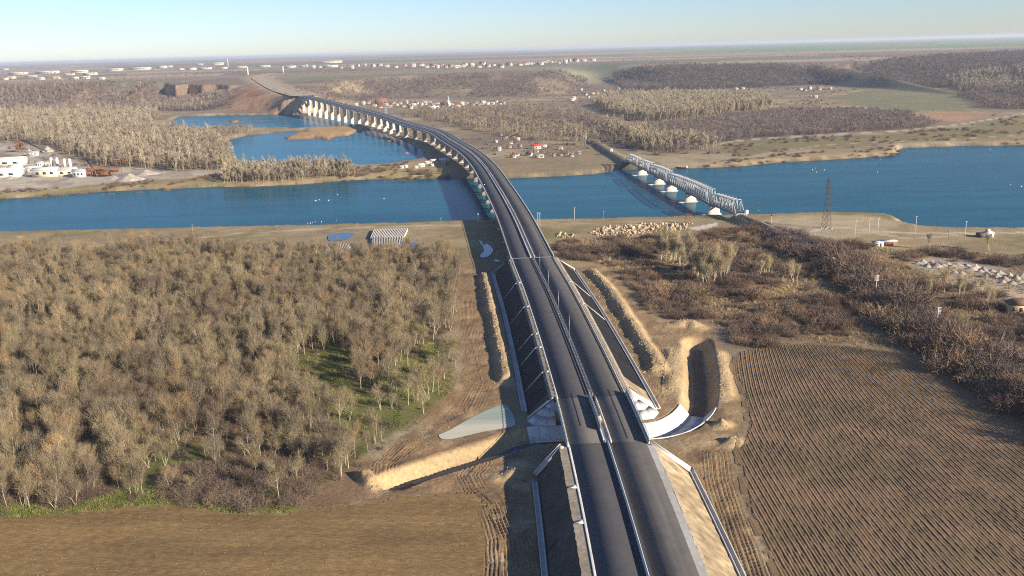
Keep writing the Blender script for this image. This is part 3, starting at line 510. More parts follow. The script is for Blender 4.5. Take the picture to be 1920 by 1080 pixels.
MAT['red_tile'] = mat('red_tile', (0.27, 0.115, 0.08), 0.9, 0.2, 0.5)
MAT['brown_tile'] = mat('brown_tile', (0.24, 0.15, 0.11), 0.9, 0.2, 0.5)
MAT['grey_roof'] = mat('grey_roof', (0.36, 0.35, 0.35), 0.7, 0.15, 0.3)
MAT['blue_sheet'] = mat('blue_sheet', (0.32, 0.40, 0.48), 0.6, 0.15, 0.3)
MAT['red_sheet'] = mat('red_sheet', (0.55, 0.05, 0.05), 0.6, 0.1, 0.3)
MAT['yellow_wall'] = mat('yellow_wall', (0.68, 0.50, 0.22), 0.85, 0.12, 0.3)
MAT['window_dark'] = mat('window_dark', (0.03, 0.035, 0.04), 0.2, 0.1, 0.3, spec=0.5)
MAT['gravel'] = mat('gravel', (0.44, 0.385, 0.315), 0.95, 0.4, 0.5, 0.15, bmp=0.7)
MAT['rock'] = mat('rock', (0.50, 0.385, 0.25), 0.95, 0.35, 0.35, 0.12, bmp=0.4)
MAT['ballast'] = mat('ballast', (0.13, 0.105, 0.085), 0.95, 0.3, 1.5)
MAT['gull'] = mat('gull_white', (0.85, 0.85, 0.84), 0.7, 0.04, 3)
MAT['twig_wood'] = plant_mat('twig_wood', [(0.255, 0.205, 0.130), (0.205, 0.17, 0.118), (0.295, 0.23, 0.14), (0.235, 0.20, 0.108), (0.195, 0.155, 0.12), (0.27, 0.205, 0.13), (0.245, 0.198, 0.135), (0.33, 0.22, 0.115)])
MAT['bark_wood'] = plant_mat('bark_wood', [(0.44, 0.39, 0.29), (0.36, 0.31, 0.23), (0.50, 0.44, 0.33)])
MAT['twig_scrub'] = plant_mat('twig_scrub', [(0.155, 0.112, 0.092), (0.22, 0.15, 0.108), (0.12, 0.09, 0.082), (0.28, 0.185, 0.118), (0.18, 0.14, 0.094), (0.145, 0.108, 0.098), (0.21, 0.155, 0.115)])
MAT['twig_bramble'] = plant_mat('twig_bramble', [(0.20, 0.15, 0.115), (0.165, 0.125, 0.10), (0.225, 0.165, 0.115)])
MAT['twig_poplar'] = plant_mat('twig_poplar', [(0.40, 0.34, 0.20), (0.36, 0.30, 0.185), (0.44, 0.34, 0.20)])
MAT['bark_poplar'] = plant_mat('bark_poplar', [(0.66, 0.60, 0.46), (0.58, 0.52, 0.40)])
MAT['far_tan'] = plant_mat('far_tan', [(0.29, 0.24, 0.18), (0.245, 0.205, 0.16), (0.33, 0.27, 0.195), (0.27, 0.215, 0.17)])
MAT['far_mauve'] = plant_mat('far_mauve', [(0.215, 0.17, 0.155), (0.18, 0.148, 0.142), (0.26, 0.205, 0.17)])
MAT['far_dark'] = plant_mat('far_dark', [(0.15, 0.125, 0.125), (0.125, 0.11, 0.115), (0.20, 0.16, 0.14)])
MAT['far_pale'] = plant_mat('far_pale', [(0.37, 0.315, 0.225), (0.32, 0.275, 0.205), (0.41, 0.345, 0.245)])
MAT['green_blade'] = plant_mat('green_blade', [(0.14, 0.18, 0.04), (0.18, 0.215, 0.055), (0.24, 0.23, 0.09)])
MAT['dry_blade'] = plant_mat('dry_blade', [(0.42, 0.33, 0.16), (0.34, 0.26, 0.13), (0.48, 0.38, 0.2)])
MAT['ivy'] = plant_mat('ivy', [(0.05, 0.075, 0.025), (0.075, 0.095, 0.03), (0.06, 0.07, 0.03)])

# ---------------------------------------------------------------- mesh building
def tag(o, label=None, cat=None, group=None, kind=None):
    if label: o['label'] = label
    if cat: o['category'] = cat
    if group: o['group'] = group
    if kind: o['kind'] = kind
    return o

def link(name, me, parent=None, loc=None, rotz=0.0):
    o = bpy.data.objects.new(name, me)
    col.objects.link(o)
    if parent is not None: o.parent = parent
    if loc is not None: o.location = loc
    o.rotation_euler = (0, 0, rotz)
    return o

def empty(name, loc, label, cat, group=None, rotz=0.0):
    o = link(name, None, None, loc, rotz)
    o.empty_display_size = 0.5
    return tag(o, label, cat, group)

def raw_mesh(name, V, F, mats, smooth=False, midx=None, uv=None):
    """V: n x 3 floats; F: list of faces or an n x k int array"""
    me = bpy.data.meshes.new(name)
    V = np.asarray(V, np.float32)
    me.vertices.add(len(V)); me.vertices.foreach_set('co', V.ravel())
    if isinstance(F, np.ndarray):
        k = F.shape[1]; n = len(F)
        loops = F.ravel().astype(np.int32); starts = np.arange(n, dtype=np.int32) * k
    else:
        ln = np.array([len(f) for f in F], np.int32); n = len(F)
        loops = np.concatenate([np.asarray(f, np.int32) for f in F]); starts = np.concatenate([[0], np.cumsum(ln)[:-1]]).astype(np.int32)
    me.loops.add(len(loops)); me.loops.foreach_set('vertex_index', loops)
    me.polygons.add(n); me.polygons.foreach_set('loop_start', starts)
    if smooth: me.polygons.foreach_set('use_smooth', np.ones(n, bool))
    if midx is not None: me.polygons.foreach_set('material_index', np.asarray(midx, np.int32))
    if uv is not None:
        ul = me.uv_layers.new(name='UVMap'); ul.data.foreach_set('uv', np.asarray(uv, np.float32)[loops].ravel())
    for m in (mats if isinstance(mats, (list, tuple)) else [mats]): me.materials.append(m)
    me.update(); me.validate()
    return me

class MB:
    """collects boxes, beams, tubes and blades for ONE mesh"""
    def __init__(s): s.v = []; s.f = []; s.m = []; s.cur = 0
    def add(s, vs, fs):
        n = len(s.v); s.v += [tuple(map(float, p)) for p in vs]
        s.f += [tuple(i + n for i in f) for f in fs]; s.m += [s.cur] * len(fs)
    def box(s, c, d, rot=0.0):
        x, y, z = d[0] / 2, d[1] / 2, d[2] / 2; co, si = math.cos(rot), math.sin(rot)
        vs = []
        for a, b, e in ((-1, -1, -1), (1, -1, -1), (1, 1, -1), (-1, 1, -1), (-1, -1, 1), (1, -1, 1), (1, 1, 1), (-1, 1, 1)):
            vs.append((c[0] + a * x * co - b * y * si, c[1] + a * x * si + b * y * co, c[2] + e * z))
        s.add(vs, [(0, 3, 2, 1), (4, 5, 6, 7), (0, 1, 5, 4), (1, 2, 6, 5), (2, 3, 7, 6), (3, 0, 4, 7)])
    def tube(s, p, q, r0, r1, n=5, cap=True):
        p = np.array(p, float); q = np.array(q, float); d = q - p; d = d / (np.linalg.norm(d) + 1e-9)
        a = np.cross(d, (0, 0, 1.0)) if abs(d[2]) < 0.95 else np.cross(d, (1.0, 0, 0)); a /= np.linalg.norm(a); b = np.cross(d, a)
        t = np.arange(n) * 2 * math.pi / n
        ring = np.outer(np.cos(t), a) + np.outer(np.sin(t), b)
        vs = list(p + ring * r0) + list(q + ring * r1)
        fs = [(i, (i + 1) % n, n + (i + 1) % n, n + i) for i in range(n)]
        if cap: fs += [tuple(range(n - 1, -1, -1)), tuple(range(n, 2 * n))]
        s.add(vs, fs)
    def beam(s, p, q, w, h):
        p = np.array(p, float); q = np.array(q, float); d = q - p; d = d / (np.linalg.norm(d) + 1e-9)
        a = np.cross(d, (0, 0, 1.0)) if abs(d[2]) < 0.98 else np.array((1.0, 0, 0)); a /= np.linalg.norm(a); b = np.cross(a, d)
        o = [a * w / 2 * i + b * h / 2 * j for i, j in ((-1, -1), (1, -1), (1, 1), (-1, 1))]
        s.add([p + k for k in o] + [q + k for k in o], [(0, 1, 5, 4), (1, 2, 6, 5), (2, 3, 7, 6), (3, 0, 4, 7), (3, 2, 1, 0), (4, 5, 6, 7)])
    def prism(s, poly, z0, z1):
        n = len(poly)
        s.add([(*p[:2], z0) for p in poly] + [(*p[:2], z1) for p in poly], [tuple(range(n - 1, -1, -1)), tuple(range(n, 2 * n))] + [(i, (i + 1) % n, n + (i + 1) % n, n + i) for i in range(n)])
    def mesh(s, name, mats, smooth=False):
        return raw_mesh(name, s.v, s.f, mats, smooth, s.m)
    def build(s, name, mats, parent=None, loc=None, rotz=0.0, smooth=False):
        return link(name, s.mesh(name, mats, smooth), parent, loc, rotz)

def hgt(x, y): return float(height(np.array([float(x)]), np.array([float(y)]))[0])

# a line with frames, for sweeping profiles along
class Line:
    def __init__(s, pts, step):
        s.p = smooth_path(pts, step)
        t = np.gradient(s.p[:, :2], axis=0); t /= np.linalg.norm(t, axis=1)[:, None]
        s.t = t; s.n = np.stack([t[:, 1], -t[:, 0]], 1)
        s.s = np.concatenate([[0], np.cumsum(np.linalg.norm(np.diff(s.p[:, :2], axis=0), axis=1))])
    def at(s, d, off=0.0, dz=0.0):
        x = np.interp(d, s.s, s.p[:, 0]) + off * np.interp(d, s.s, s.n[:, 0])
        y = np.interp(d, s.s, s.p[:, 1]) + off * np.interp(d, s.s, s.n[:, 1])
        return np.array([x, y, np.interp(d, s.s, s.p[:, 2]) + dz if s.p.shape[1] > 2 else dz])
    def ang(s, d):
        return math.atan2(np.interp(d, s.s, s.t[:, 1]), np.interp(d, s.s, s.t[:, 0]))
    def s_of_y(s, y): return float(np.interp(y, s.p[:, 1], s.s))
    def sweep(s, name, prof, d0, d1, mats, parent=None, step=3.0, closed=False, midx=None, rough=0.0, smooth=False):
        """prof: (offset, dz) or (offset, None, absolute z); rough jitters the vertices"""
        n = max(2, int(round((d1 - d0) / step)) + 1); q = np.linspace(d0, d1, n); k = len(prof)
        V = np.zeros((n, k, 3)); UV = np.zeros((n, k, 2))
        for j, pr in enumerate(prof):
            V[:, j, 0] = np.interp(q, s.s, s.p[:, 0]) + pr[0] * np.interp(q, s.s, s.n[:, 0])
            V[:, j, 1] = np.interp(q, s.s, s.p[:, 1]) + pr[0] * np.interp(q, s.s, s.n[:, 1])
            if len(pr) == 3: V[:, j, 2] = pr[2]
            else: V[:, j, 2] = (np.interp(q, s.s, s.p[:, 2]) if s.p.shape[1] > 2 else 0) + pr[1]
            UV[:, j, 0] = pr[0]; UV[:, j, 1] = q
        if rough:
            V[:, :, :2] += rough * (RNG.random((n, k, 2)) - 0.5); V[:, 1:-1, 2] += 0.5 * rough * (RNG.random((n, max(k - 2, 0))) - 0.5)
        kk = k if closed else k - 1
        i, j = np.meshgrid(np.arange(n - 1), np.arange(kk), indexing='ij')
        j2 = (j + 1) % k
        F = np.stack([i * k + j, i * k + j2, (i + 1) * k + j2, (i + 1) * k + j], -1).reshape(-1, 4)
        F = [tuple(f) for f in F]; mi = None
        if midx is not None: mi = [midx[a % kk] for a in range(len(F))]
        if closed:
            F += [tuple(range(k - 1, -1, -1)), tuple(range((n - 1) * k, n * k))]
            if mi is not None: mi += [0, 0]
        return link(name, raw_mesh(name, V.reshape(-1, 3), F, mats, smooth, mi, UV.reshape(-1, 2)), parent)

def rect(a, b, z0, z1): return [(a, z0), (b, z0), (b, z1), (a, z1)]

ROAD = Line(L['road'], 2.0)
S0 = ROAD.s_of_y(70); SA = ROAD.s_of_y(233); SB = ROAD.s_of_y(267); SC = ROAD.s_of_y(461); SE = float(ROAD.s[-1])
FAR = Line(L['far_road'], 12.0)

# ---------------------------------------------------------------- the ground, one sheet out to the horizon
def ground():
    fine = np.radians(np.arange(-37, 37.001, 0.085))
    coarse = np.radians(np.concatenate([np.arange(37.5, 60, 1.5), np.arange(60, 180, 6)]))
    ang = np.concatenate([-coarse[::-1], fine, coarse, [math.pi]])
    ang = np.concatenate([[-math.pi], ang])
    r = [2.0, 40, 80, 120, 150]
    while r[-1] < 46000: r.append(r[-1] + max(0.42, min(r[-1] ** 2 / 82000.0, r[-1] * 0.12, 11.0 if 1750 < r[-1] < 2750 else 1e9)))
    r = np.array(r); na = len(ang); nr = len(r)
    A, Rr = np.meshgrid(ang, r)
    x = (Rr * np.sin(A)).ravel(); y = (Rr * np.cos(A)).ravel()
    z = height(x, y)
    V = np.stack([x, y, z], 1)
    i, j = np.meshgrid(np.arange(nr - 1), np.arange(na - 1), indexing='ij')
    F = np.stack([i * na + j, i * na + j + 1, (i + 1) * na + j + 1, (i + 1) * na + j], -1).reshape(-1, 4)
    me = raw_mesh('ground', V, F, MAT['earth'], True)
    # what grows or lies where: colours of soil and grass, plateau fields lightened for haze
    C = np.zeros((len(x), 3))
    C[:] = (0.27, 0.21, 0.13)
    n60 = fbm(x, y, 60, 201); n12 = fbm(x, y, 12, 202); n250 = fbm(x, y, 250, 203); n4 = fbm(x, y, 4, 204, 3)
    def lay(c, a):
        a = np.clip(a, 0, 1)[:, None]; C[:] = C * (1 - a) + np.array(c) * a
    def zone(nm, c, edge=3.0, amp=4.0, amount=1.0, sc=12):
        d = sdist(x, y, L[nm], 30 + amp) + amp * 2 * ((n12 if sc == 12 else n60 if sc == 60 else n4) - 0.5)
        lay(c, amount * sstep(edge, -edge, d))
    def line(nm, w, c, edge=1.0, amount=1.0):
        d, _, _ = seg_dist(x, y, L[nm])
        lay(c, amount * sstep(w + edge, w - edge, d + 1.2 * (n4 - 0.5)))
    lay((0.37, 0.305, 0.20), sstep(0.5, 0.7, n60)); lay((0.215, 0.17, 0.125), sstep(0.45, 0.3, n250))
    # fields on the plateau, palette lightened to put haze into the colour
    fx = (x + 0.25 * y); fy = (y - 0.12 * x) + 260 * (fbm(x, y, 2200, 210, 2) - 0.5)
    rows = np.floor(fy / 420.0); cols = np.floor((fx + 700 * _hash(rows, rows * 0 + 3, 5)) / 1500.0)
    h1 = _hash(cols, rows, 7)
    pal = np.array([(0.25, 0.185, 0.145), (0.21, 0.165, 0.135), (0.42, 0.33, 0.22), (0.18, 0.205, 0.115), (0.30, 0.225, 0.165), (0.22, 0.215, 0.135), (0.27, 0.25, 0.155), (0.38, 0.295, 0.205)])
    pc = pal[np.minimum((h1 * len(pal)).astype(int), len(pal) - 1)]
    yt = np.interp(x, L['scarp_top'][:, 0], L['scarp_top'][:, 1])
    yb = np.interp(x, L['scarp_base'][:, 0], L['scarp_base'][:, 1])
    up = sstep(-60, 60, y - yt)[:, None]
    C[:] = C * (1 - up) + pc * up
    g = sstep(400, 2500, x) * sstep(4200, 6500, y)          # the winter wheat on the right-hand upland
    lay((0.17, 0.25, 0.11), 0.9 * g * sstep(0.25, 0.5, fbm(x, y, 1800, 211, 2)))
    lay((0.42, 0.32, 0.23), 0.8 * sstep(4900, 5200, y + 260 * (fbm(x, y, 900, 212) - .5)) * sstep(5900, 5600, y) * sstep(-600, 200, x) * sstep(3600, 2200, x))
    lay((0.30, 0.23, 0.15), 0.7 * sstep(2900, 3100, y) * sstep(4300, 3900, y) * sstep(-900, -700, x) * sstep(200, -250, x) * sstep(0.35, 0.6, n250))
    # hillsides
    hs = sstep(-80, 60, y - yb) * sstep(80, -60, y - yt)
    lay((0.215, 0.165, 0.13), 0.85 * hs); lay((0.33, 0.265, 0.155), 0.8 * hs * sstep(0.55, 0.72, fbm(x, y, 140, 214)))
    eps = np.clip(np.hypot(x, y) * 0.004, 1, 12)
    far = (y > 1700) & (y < 3400)
    slope = np.zeros(len(x))
    slope[far] = np.abs(height(x[far], y[far] + eps[far]) - height(x[far], y[far] - eps[far])) / (2 * eps[far])
    lay((0.60, 0.335, 0.155), sstep(0.45, 0.9, slope + 0.5 * (n12 - 0.5)) * (x < -300))
    lay((0.45, 0.28, 0.15), sstep(0.40, 0.6, slope + 0.4 * (n60 - 0.5)) * (x > -300) * sstep(0.6, 0.7, n250))
    zone('red_slope', (0.33, 0.17, 0.10), 15, 30, 0.9); lay((0.46, 0.29, 0.17), (sdist(x, y, L['red_slope'], 20) < 0) * 0.7 * sstep(0.55, 0.68, fbm(x, y * 0.3, 30, 215)))
    zone('hill_grass', (0.29, 0.25, 0.12), 15, 25, 0.9)
    zone('meadow', (0.205, 0.20, 0.115), 12, 22, 0.9); zone('fallow', (0.40, 0.25, 0.155), 5, 6)
    for nm, c in (('wood_plain_left', (0.24, 0.185, 0.12)), ('wood_scarp_left', (0.15, 0.11, 0.09)), ('wood_mauve', (0.15, 0.115, 0.09)), ('wood_scarp_far', (0.12, 0.095, 0.08)), ('wood_scarp_right', (0.12, 0.095, 0.08)), ('wood_pale', (0.25, 0.2, 0.13)), ('wood_mid', (0.2, 0.155, 0.1)), ('wood_flat_right', (0.15, 0.115, 0.09))):
        zone(nm, c, 8, 16, 0.85)
    zone('grass_bank', (0.225, 0.19, 0.095), 5, 10, 0.9, 60); zone('right_bank', (0.36, 0.27, 0.15), 4, 6, 0.85)
    zone('far_bank', (0.31, 0.24, 0.125), 4, 8, 0.9); zone('spit_end', (0.42, 0.31, 0.15), 4, 8, 0.8)
    lay((0.27, 0.25, 0.10), 0.6 * (sdist(x, y, L['far_bank'], 20) < 2) * sstep(0.55, 0.7, fbm(x, y, 25, 216)))
    zone('plant_yard', (0.50, 0.43, 0.33), 4, 8, 0.9)
    lay((0.30, 0.26, 0.215), 0.8 * (sdist(x, y, L['plant_yard'], 20) < 0) * sstep(0.55, 0.65, fbm(x, y, 20, 217)))
    # near bank
    nb = sstep(450, 500, y) * sstep(660, 640, y)
    lay((0.30, 0.235, 0.13), 0.8 * nb); lay((0.21, 0.185, 0.085), 0.8 * nb * sstep(0.5, 0.62, n60))
    lay((0.38, 0.29, 0.17), 0.6 * nb * sstep(0.55, 0.68, fbm(x, y, 30, 218)))
    zone('scrub', (0.19, 0.135, 0.09), 4, 7, 0.95); lay((0.29, 0.175, 0.095), 0.7 * (sdist(x, y, L['scrub'], 20) < 0) * sstep(0.52, 0.62, fbm(x, y, 26, 219)))
    zone('sandpad', (0.42, 0.34, 0.22), 3, 5, 0.9); zone('yard', (0.43, 0.36, 0.27), 3, 6, 0.9); zone('bank_pad', (0.60, 0.55, 0.47), 1, 1.5)
    zone('rubble', (0.40, 0.30, 0.17), 2, 4, 0.8); zone('beam_yard', (0.30, 0.24, 0.15), 3, 8, 0.7)
    zone('wood', (0.135, 0.10, 0.06), 3, 5); lay((0.145, 0.165, 0.05), 0.75 * (sdist(x, y, L['wood'], 20) < 0) * sstep(0.52, 0.64, fbm(x, y, 18, 220)))
    zone('thin', (0.17, 0.175, 0.055), 6, 8, 0.85); zone('glade', (0.165, 0.175, 0.055), 4, 6)
    zone('verge', (0.16, 0.21, 0.045), 1.5, 2, 1.0, 4)
    zone('gap_soil', (0.20, 0.14, 0.085), 2, 3)
    zone('mud', (0.285, 0.19, 0.105), 2, 3); zone('mud_right', (0.31, 0.21, 0.115), 2, 3)
    md = (sdist(x, y, L['mud'], 20) < 0) | (sdist(x, y, L['mud_right'], 20) < 0)
    lay((0.20, 0.14, 0.085), 0.8 * md * sstep(0.5, 0.65, fbm(x, y, 10, 221))); lay((0.40, 0.31, 0.19), 0.6 * md * sstep(0.56, 0.7, fbm(x, y, 7, 222)))
    zone('stubble', (0.225, 0.15, 0.072), 1, 1.5, 1.0, 4); zone('plough', (0.175, 0.13, 0.085), 1, 1.5, 1.0, 4)
    for nm, w, h_, sd0 in RIDGES: line(nm, w * 0.8, (0.46, 0.34, 0.19), 1.6, 0.85)
    d, s_, sg = seg_dist(x, y, L['canal']); lay((0.45, 0.335, 0.19), 0.85 * sstep(6.4, 5.4, d) * sstep(2.0, 3.0, d)); lay((0.16, 0.13, 0.095), 0.8 * sstep(2.4, 1.6, d))
    for nm, w, c in (('track_left', 1.9, (0.50, 0.40, 0.27)), ('track_left_b', 1.4, (0.40, 0.31, 0.19)), ('track_right', 2.0, (0.56, 0.48, 0.36)), ('track_right_b', 1.4, (0.5, 0.42, 0.3)), ('track_right_c', 1.6, (0.40, 0.32, 0.21)), ('gravel_road', 3.4, (0.50, 0.44, 0.36)), ('bank_track', 2.4, (0.42, 0.33, 0.21))):
        line(nm, w, c, 0.8, 0.9)
    d, _, _ = seg_dist(x, y, L['far_road']); lay((0.43, 0.32, 0.21), 0.9 * sstep(60, 25, d + 30 * (n60 - .5)))
    for nm in ('river', 'lake_far', 'lake_near'):     # wet edges
        d = sdist(x, y, L[nm], 12); lay((0.40, 0.31, 0.20), 0.6 * sstep(6, 2, d) * sstep(0.4, 0.6, n12)); lay((0.10, 0.09, 0.07), 0.9 * sstep(1.0, -1.0, d))
    for k in range(4): zone('islet_%d' % k, (0.44, 0.28, 0.135), 1.5, 3)
    C *= (0.86 + 0.28 * n12)[:, None]
    ca = me.color_attributes.new('albedo', 'FLOAT_COLOR', 'POINT')
    ca.data.foreach_set('color', np.concatenate([C, np.ones((len(x), 1))], 1).astype(np.float32).ravel())
    return tag(link('ground', me), kind='structure')
ground()

def water(name, poly, mat_, label=None, z=WATER, grow=6.0, kind='structure'):
    """a flat sheet reaching a little under its banks"""
    P = np.array(poly)[:, :2]; c = P.mean(0)
    nrm = np.zeros_like(P)
    e = np.roll(P, -1, 0) - np.roll(P, 1, 0); nrm = np.stack([e[:, 1], -e[:, 0]], 1); nrm /= np.linalg.norm(nrm, axis=1)[:, None]
    a = np.sum(P[:, 0] * np.roll(P[:, 1], -1) - np.roll(P[:, 0], -1) * P[:, 1])
    Q = P + (nrm if a > 0 else -nrm) * grow
    V = [(p[0], p[1], z) for p in Q]
    o = link(name, raw_mesh(name, V, [tuple(range(len(V))) if a > 0 else tuple(range(len(V) - 1, -1, -1))], mat_))
    return tag(o, kind=kind)
water('river', L['river'], MAT['river'])
water('lake', L['lake_far'], MAT['lake'])
water('lake', L['lake_near'], MAT['lake'])
water('puddle', smooth_path(np.vstack([L['puddle'], L['puddle'][:1]]), 2.0)[:-1], MAT['puddle'], z=0.28, grow=0)
water('puddle', smooth_path(np.vstack([L['puddle_small'], L['puddle_small'][:1]]), 1.0)[:-1], MAT['puddle'], z=0.26, grow=0)
for _nm, _z in (('puddle_shade', 0.34), ('puddle_scrap', 0.34)):
    q_ = smooth_path(np.vstack([L[_nm], L[_nm][:1]]), 1.2)[:-1]; q_[:, :2] += 0.5 * (RNG.random((len(q_), 2)) - .5)
    water('puddle', q_, MAT['puddle'], z=_z, grow=0)
water('pond', smooth_path(np.vstack([L['pond'], L['pond'][:1]]), 0.8)[:-1] + 0.25 * (fbm(np.arange(400) * 0.8, np.zeros(400), 5, 77)[:, None] - .5)[:len(smooth_path(np.vstack([L['pond'], L['pond'][:1]]), 0.8)) - 1], MAT['pond'], z=0.22, grow=0)

# ---------------------------------------------------------------- the two fields, furrow by furrow
def ploughed_field():
    y0, y1 = 112.0, 345.0
    u = np.arange(42.0, 215.0, 0.16); v = np.arange(y0, y1, 1.1)
    Uu, Vv = np.meshgrid(u, v); Y = Vv
    bend = 0.0012 * np.clip(1 - (Uu - 75) / 62, -0.25, 1)
    X = Uu + bend * np.clip(Vv - 225, 0, None) ** 2 + 0.02 * (225 - np.minimum(Vv, 225)) + 0.9 * (fbm(Uu * .15, Vv, 60, 300, 2) - .5)
    w = 0.22 * (fbm(Uu, Vv, 18, 301, 3) - 0.5)
    ph = (Uu + w) / 0.80 * 2 * math.pi
    d = sdist(X.ravel(), Y.ravel(), L['plough'], 30).reshape(X.shape) + 1.2 * (fbm(X, Y, 6, 302) - 0.5)
    clod = fbm(X, Y, 0.8, 303, 2)
    rid = 0.075 * np.sin(ph) * (0.5 + fbm(X, Y, 5, 304, 3)) + 0.26 * (clod - 0.5) + 0.05 * np.sin(ph * 0.5 + 1)
    Z = height(X.ravel(), Y.ravel()).reshape(X.shape) + 0.12 + rid * sstep(0.5, -1.5, d)
    nr, nc = X.shape
    idx = np.arange(nr * nc).reshape(nr, nc)
    q = np.stack([idx[:-1, :-1], idx[:-1, 1:], idx[1:, 1:], idx[1:, :-1]], -1).reshape(-1, 4)
    keep = (d < 0)[:-1, :-1].ravel()
    q = q[keep]
    used, inv = np.unique(q, return_inverse=True)
    V = np.stack([X.ravel(), Y.ravel(), Z.ravel()], 1)[used]
    m, nt, b = new_mat('ploughed_soil')
    p = position(nt)
    c = mixer(nt, ramp(nt, noise(nt, 1.7, p, 5, .7), [(0.3, (0.15, 0.102, 0.060)), (0.55, (0.20, 0.138, 0.082)), (0.8, (0.30, 0.22, 0.13))]), ramp(nt, noise(nt, 0.05, p, 4), [(0.35, (0.78, 0.84, 0.74)), (0.65, (1.2, 1.08, 1.05))]), 1.0)
    nt.links.new(c, b.inputs['Base Color']); b.inputs['Roughness'].default_value = 0.95; b.inputs['Specular IOR Level'].default_value = 0.1
    o = link('ploughed_field', raw_mesh('ploughed_field', V, inv.reshape(-1, 4), m, False))
    tag(o, kind='structure')
ploughed_field()

def stubble_field():
    X, Y = np.meshgrid(np.arange(-150, 14, 1.1), np.arange(112, 232, 0.9))
    d = sdist(X.ravel(), Y.ravel(), L['stubble'], 30).reshape(X.shape) + 1.2 * (fbm(X, Y, 6, 312) - 0.5)
    Z = height(X.ravel(), Y.ravel()).reshape(X.shape) + 0.10 + (0.22 * (fbm(X, Y, 2.0, 313, 3) - 0.5) + 0.05 * np.sin((Y + 0.10 * X + 1.5 * fbm(X, Y, 20, 314)) * 2.1)) * sstep(0.5, -1.5, d)
    nr, nc = X.shape; idx = np.arange(nr * nc).reshape(nr, nc)
    q = np.stack([idx[:-1, :-1], idx[:-1, 1:], idx[1:, 1:], idx[1:, :-1]], -1).reshape(-1, 4)[(d < 0)[:-1, :-1].ravel()]
    used, inv = np.unique(q, return_inverse=True)
    V = np.stack([X.ravel(), Y.ravel(), Z.ravel()], 1)[used]
    m, nt, b = new_mat('stubble_soil')
    p = position(nt)
    c = mixer(nt, ramp(nt, noise(nt, 1.0, stretch(nt, p, (0.5, 1.6, 1)), 6, .72), [(0.32, (0.145, 0.092, 0.042)), (0.5, (0.215, 0.142, 0.064)), (0.66, (0.30, 0.205, 0.095)), (0.80, (0.52, 0.40, 0.21))]), ramp(nt, noise(nt, 1.0, stretch(nt, p, (0.02, 0.12, 1)), 4), [(0.35, (0.82, 0.82, 0.82)), (0.65, (1.16, 1.13, 1.08))]), 1.0)
    nt.links.new(c, b.inputs['Base Color']); b.inputs['Roughness'].default_value = 0.95; b.inputs['Specular IOR Level'].default_value = 0.1
    bump(nt, b, noise(nt, 2.0, p, 4, .7), 0.5, 0.2)
    tag(link('stubble_field', raw_mesh('stubble_field', V, inv.reshape(-1, 4), m, False)), kind='structure')
stubble_field()

# ---------------------------------------------------------------- the expressway
A, AD, AB = MAT['asphalt'], MAT['asphalt_dusty'], MAT['asphalt_base']
def carriageway(a, b, d0, d1, m):
    tag(ROAD.sweep('carriageway', [(a, -0.30), (a, 0.0), (b, 0.0), (b, -0.30)], d0, d1, m, step=4), kind='structure')
for d0, d1, ml, mr in ((S0, SA, A, AD), (SA, SB, AB, AB), (SB, SC, A, AD), (SC, SE, A, AD)):
    carriageway(-10.4, -1.15, d0, d1, ml); carriageway(1.15, 10.4, d0, d1, mr)

def embankment():
    c, s, o, g = MAT['concrete'], MAT['shoulder'], MAT['dark_soil'], MAT['sand_slope']
    mb = MAT['membrane']
    gz = -0.6
    # core under the road and the median
    for d0, d1 in ((S0, SA - 1.2), (SB + 1.2, SC)):
        tag(ROAD.sweep('road_embankment', [(-13.0, -0.32), (13.0, -0.32), (13.0, -0.9), (-13.0, -0.9)], d0, d1, s, closed=True), kind='structure')
    near = [(-13.3, -0.12), (-11.3, -0.10)]
    tag(ROAD.sweep('road_shoulder', [(-11.2, -0.06), (-13.4, -0.16)][::-1], S0, SA - 1, s, step=1.2, rough=0.22), kind='structure')
    tag(ROAD.sweep('road_shoulder', [(10.4, -0.03), (12.1, -0.08)], S0, SA - 1, MAT['concrete'], step=3), kind='structure')
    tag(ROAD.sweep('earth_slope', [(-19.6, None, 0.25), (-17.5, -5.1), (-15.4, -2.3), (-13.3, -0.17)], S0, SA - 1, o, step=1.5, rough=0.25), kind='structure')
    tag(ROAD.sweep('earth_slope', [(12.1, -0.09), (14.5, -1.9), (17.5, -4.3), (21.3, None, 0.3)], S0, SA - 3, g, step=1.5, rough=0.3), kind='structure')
    # beyond the canal: dark lining
    tag(ROAD.sweep('road_shoulder', [(-12.7, -0.18), (-11.2, -0.05)], SB + 1, SC, s, step=1.2, rough=0.35), kind='structure')
    tag(ROAD.sweep('road_shoulder', [(10.4, -0.03), (12.2, -0.16)], SB + 1, SC, s, step=1.2, rough=0.35), kind='structure')
    tag(ROAD.sweep('lined_slope', [(-19.4, None, 0.25), (-16, -3.8), (-12.6, -0.19)], SB + 7, SC, mb, step=2, rough=0.12), kind='structure')
    tag(ROAD.sweep('lined_slope', [(12.1, -0.17), (16.5, -3.9), (21.2, None, 0.3)], SB + 21, SC, mb, step=2, rough=0.12), kind='structure')
    tag(ROAD.sweep('earth_slope', [(12.15, -0.16), (16.5, -3.88), (21.2, None, 0.3)], SB + 11, SB + 21, g, step=2, rough=0.2), kind='structure')
    tag(ROAD.sweep('paved_slope', [(11.6, -0.2), (16.5, -3.95), (21.4, None, 0.3)], SB + 3, SB + 11, MAT['concrete_white'], step=2), kind='structure')
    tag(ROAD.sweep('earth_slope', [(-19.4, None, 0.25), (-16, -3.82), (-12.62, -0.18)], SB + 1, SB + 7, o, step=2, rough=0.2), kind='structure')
embankment()

def linear(name, label, cat, prof, d0, d1, m, step=3.0, group=None):
    return tag(ROAD.sweep(name, prof, d0, d1, m, step=step, closed=True), label, cat, group)

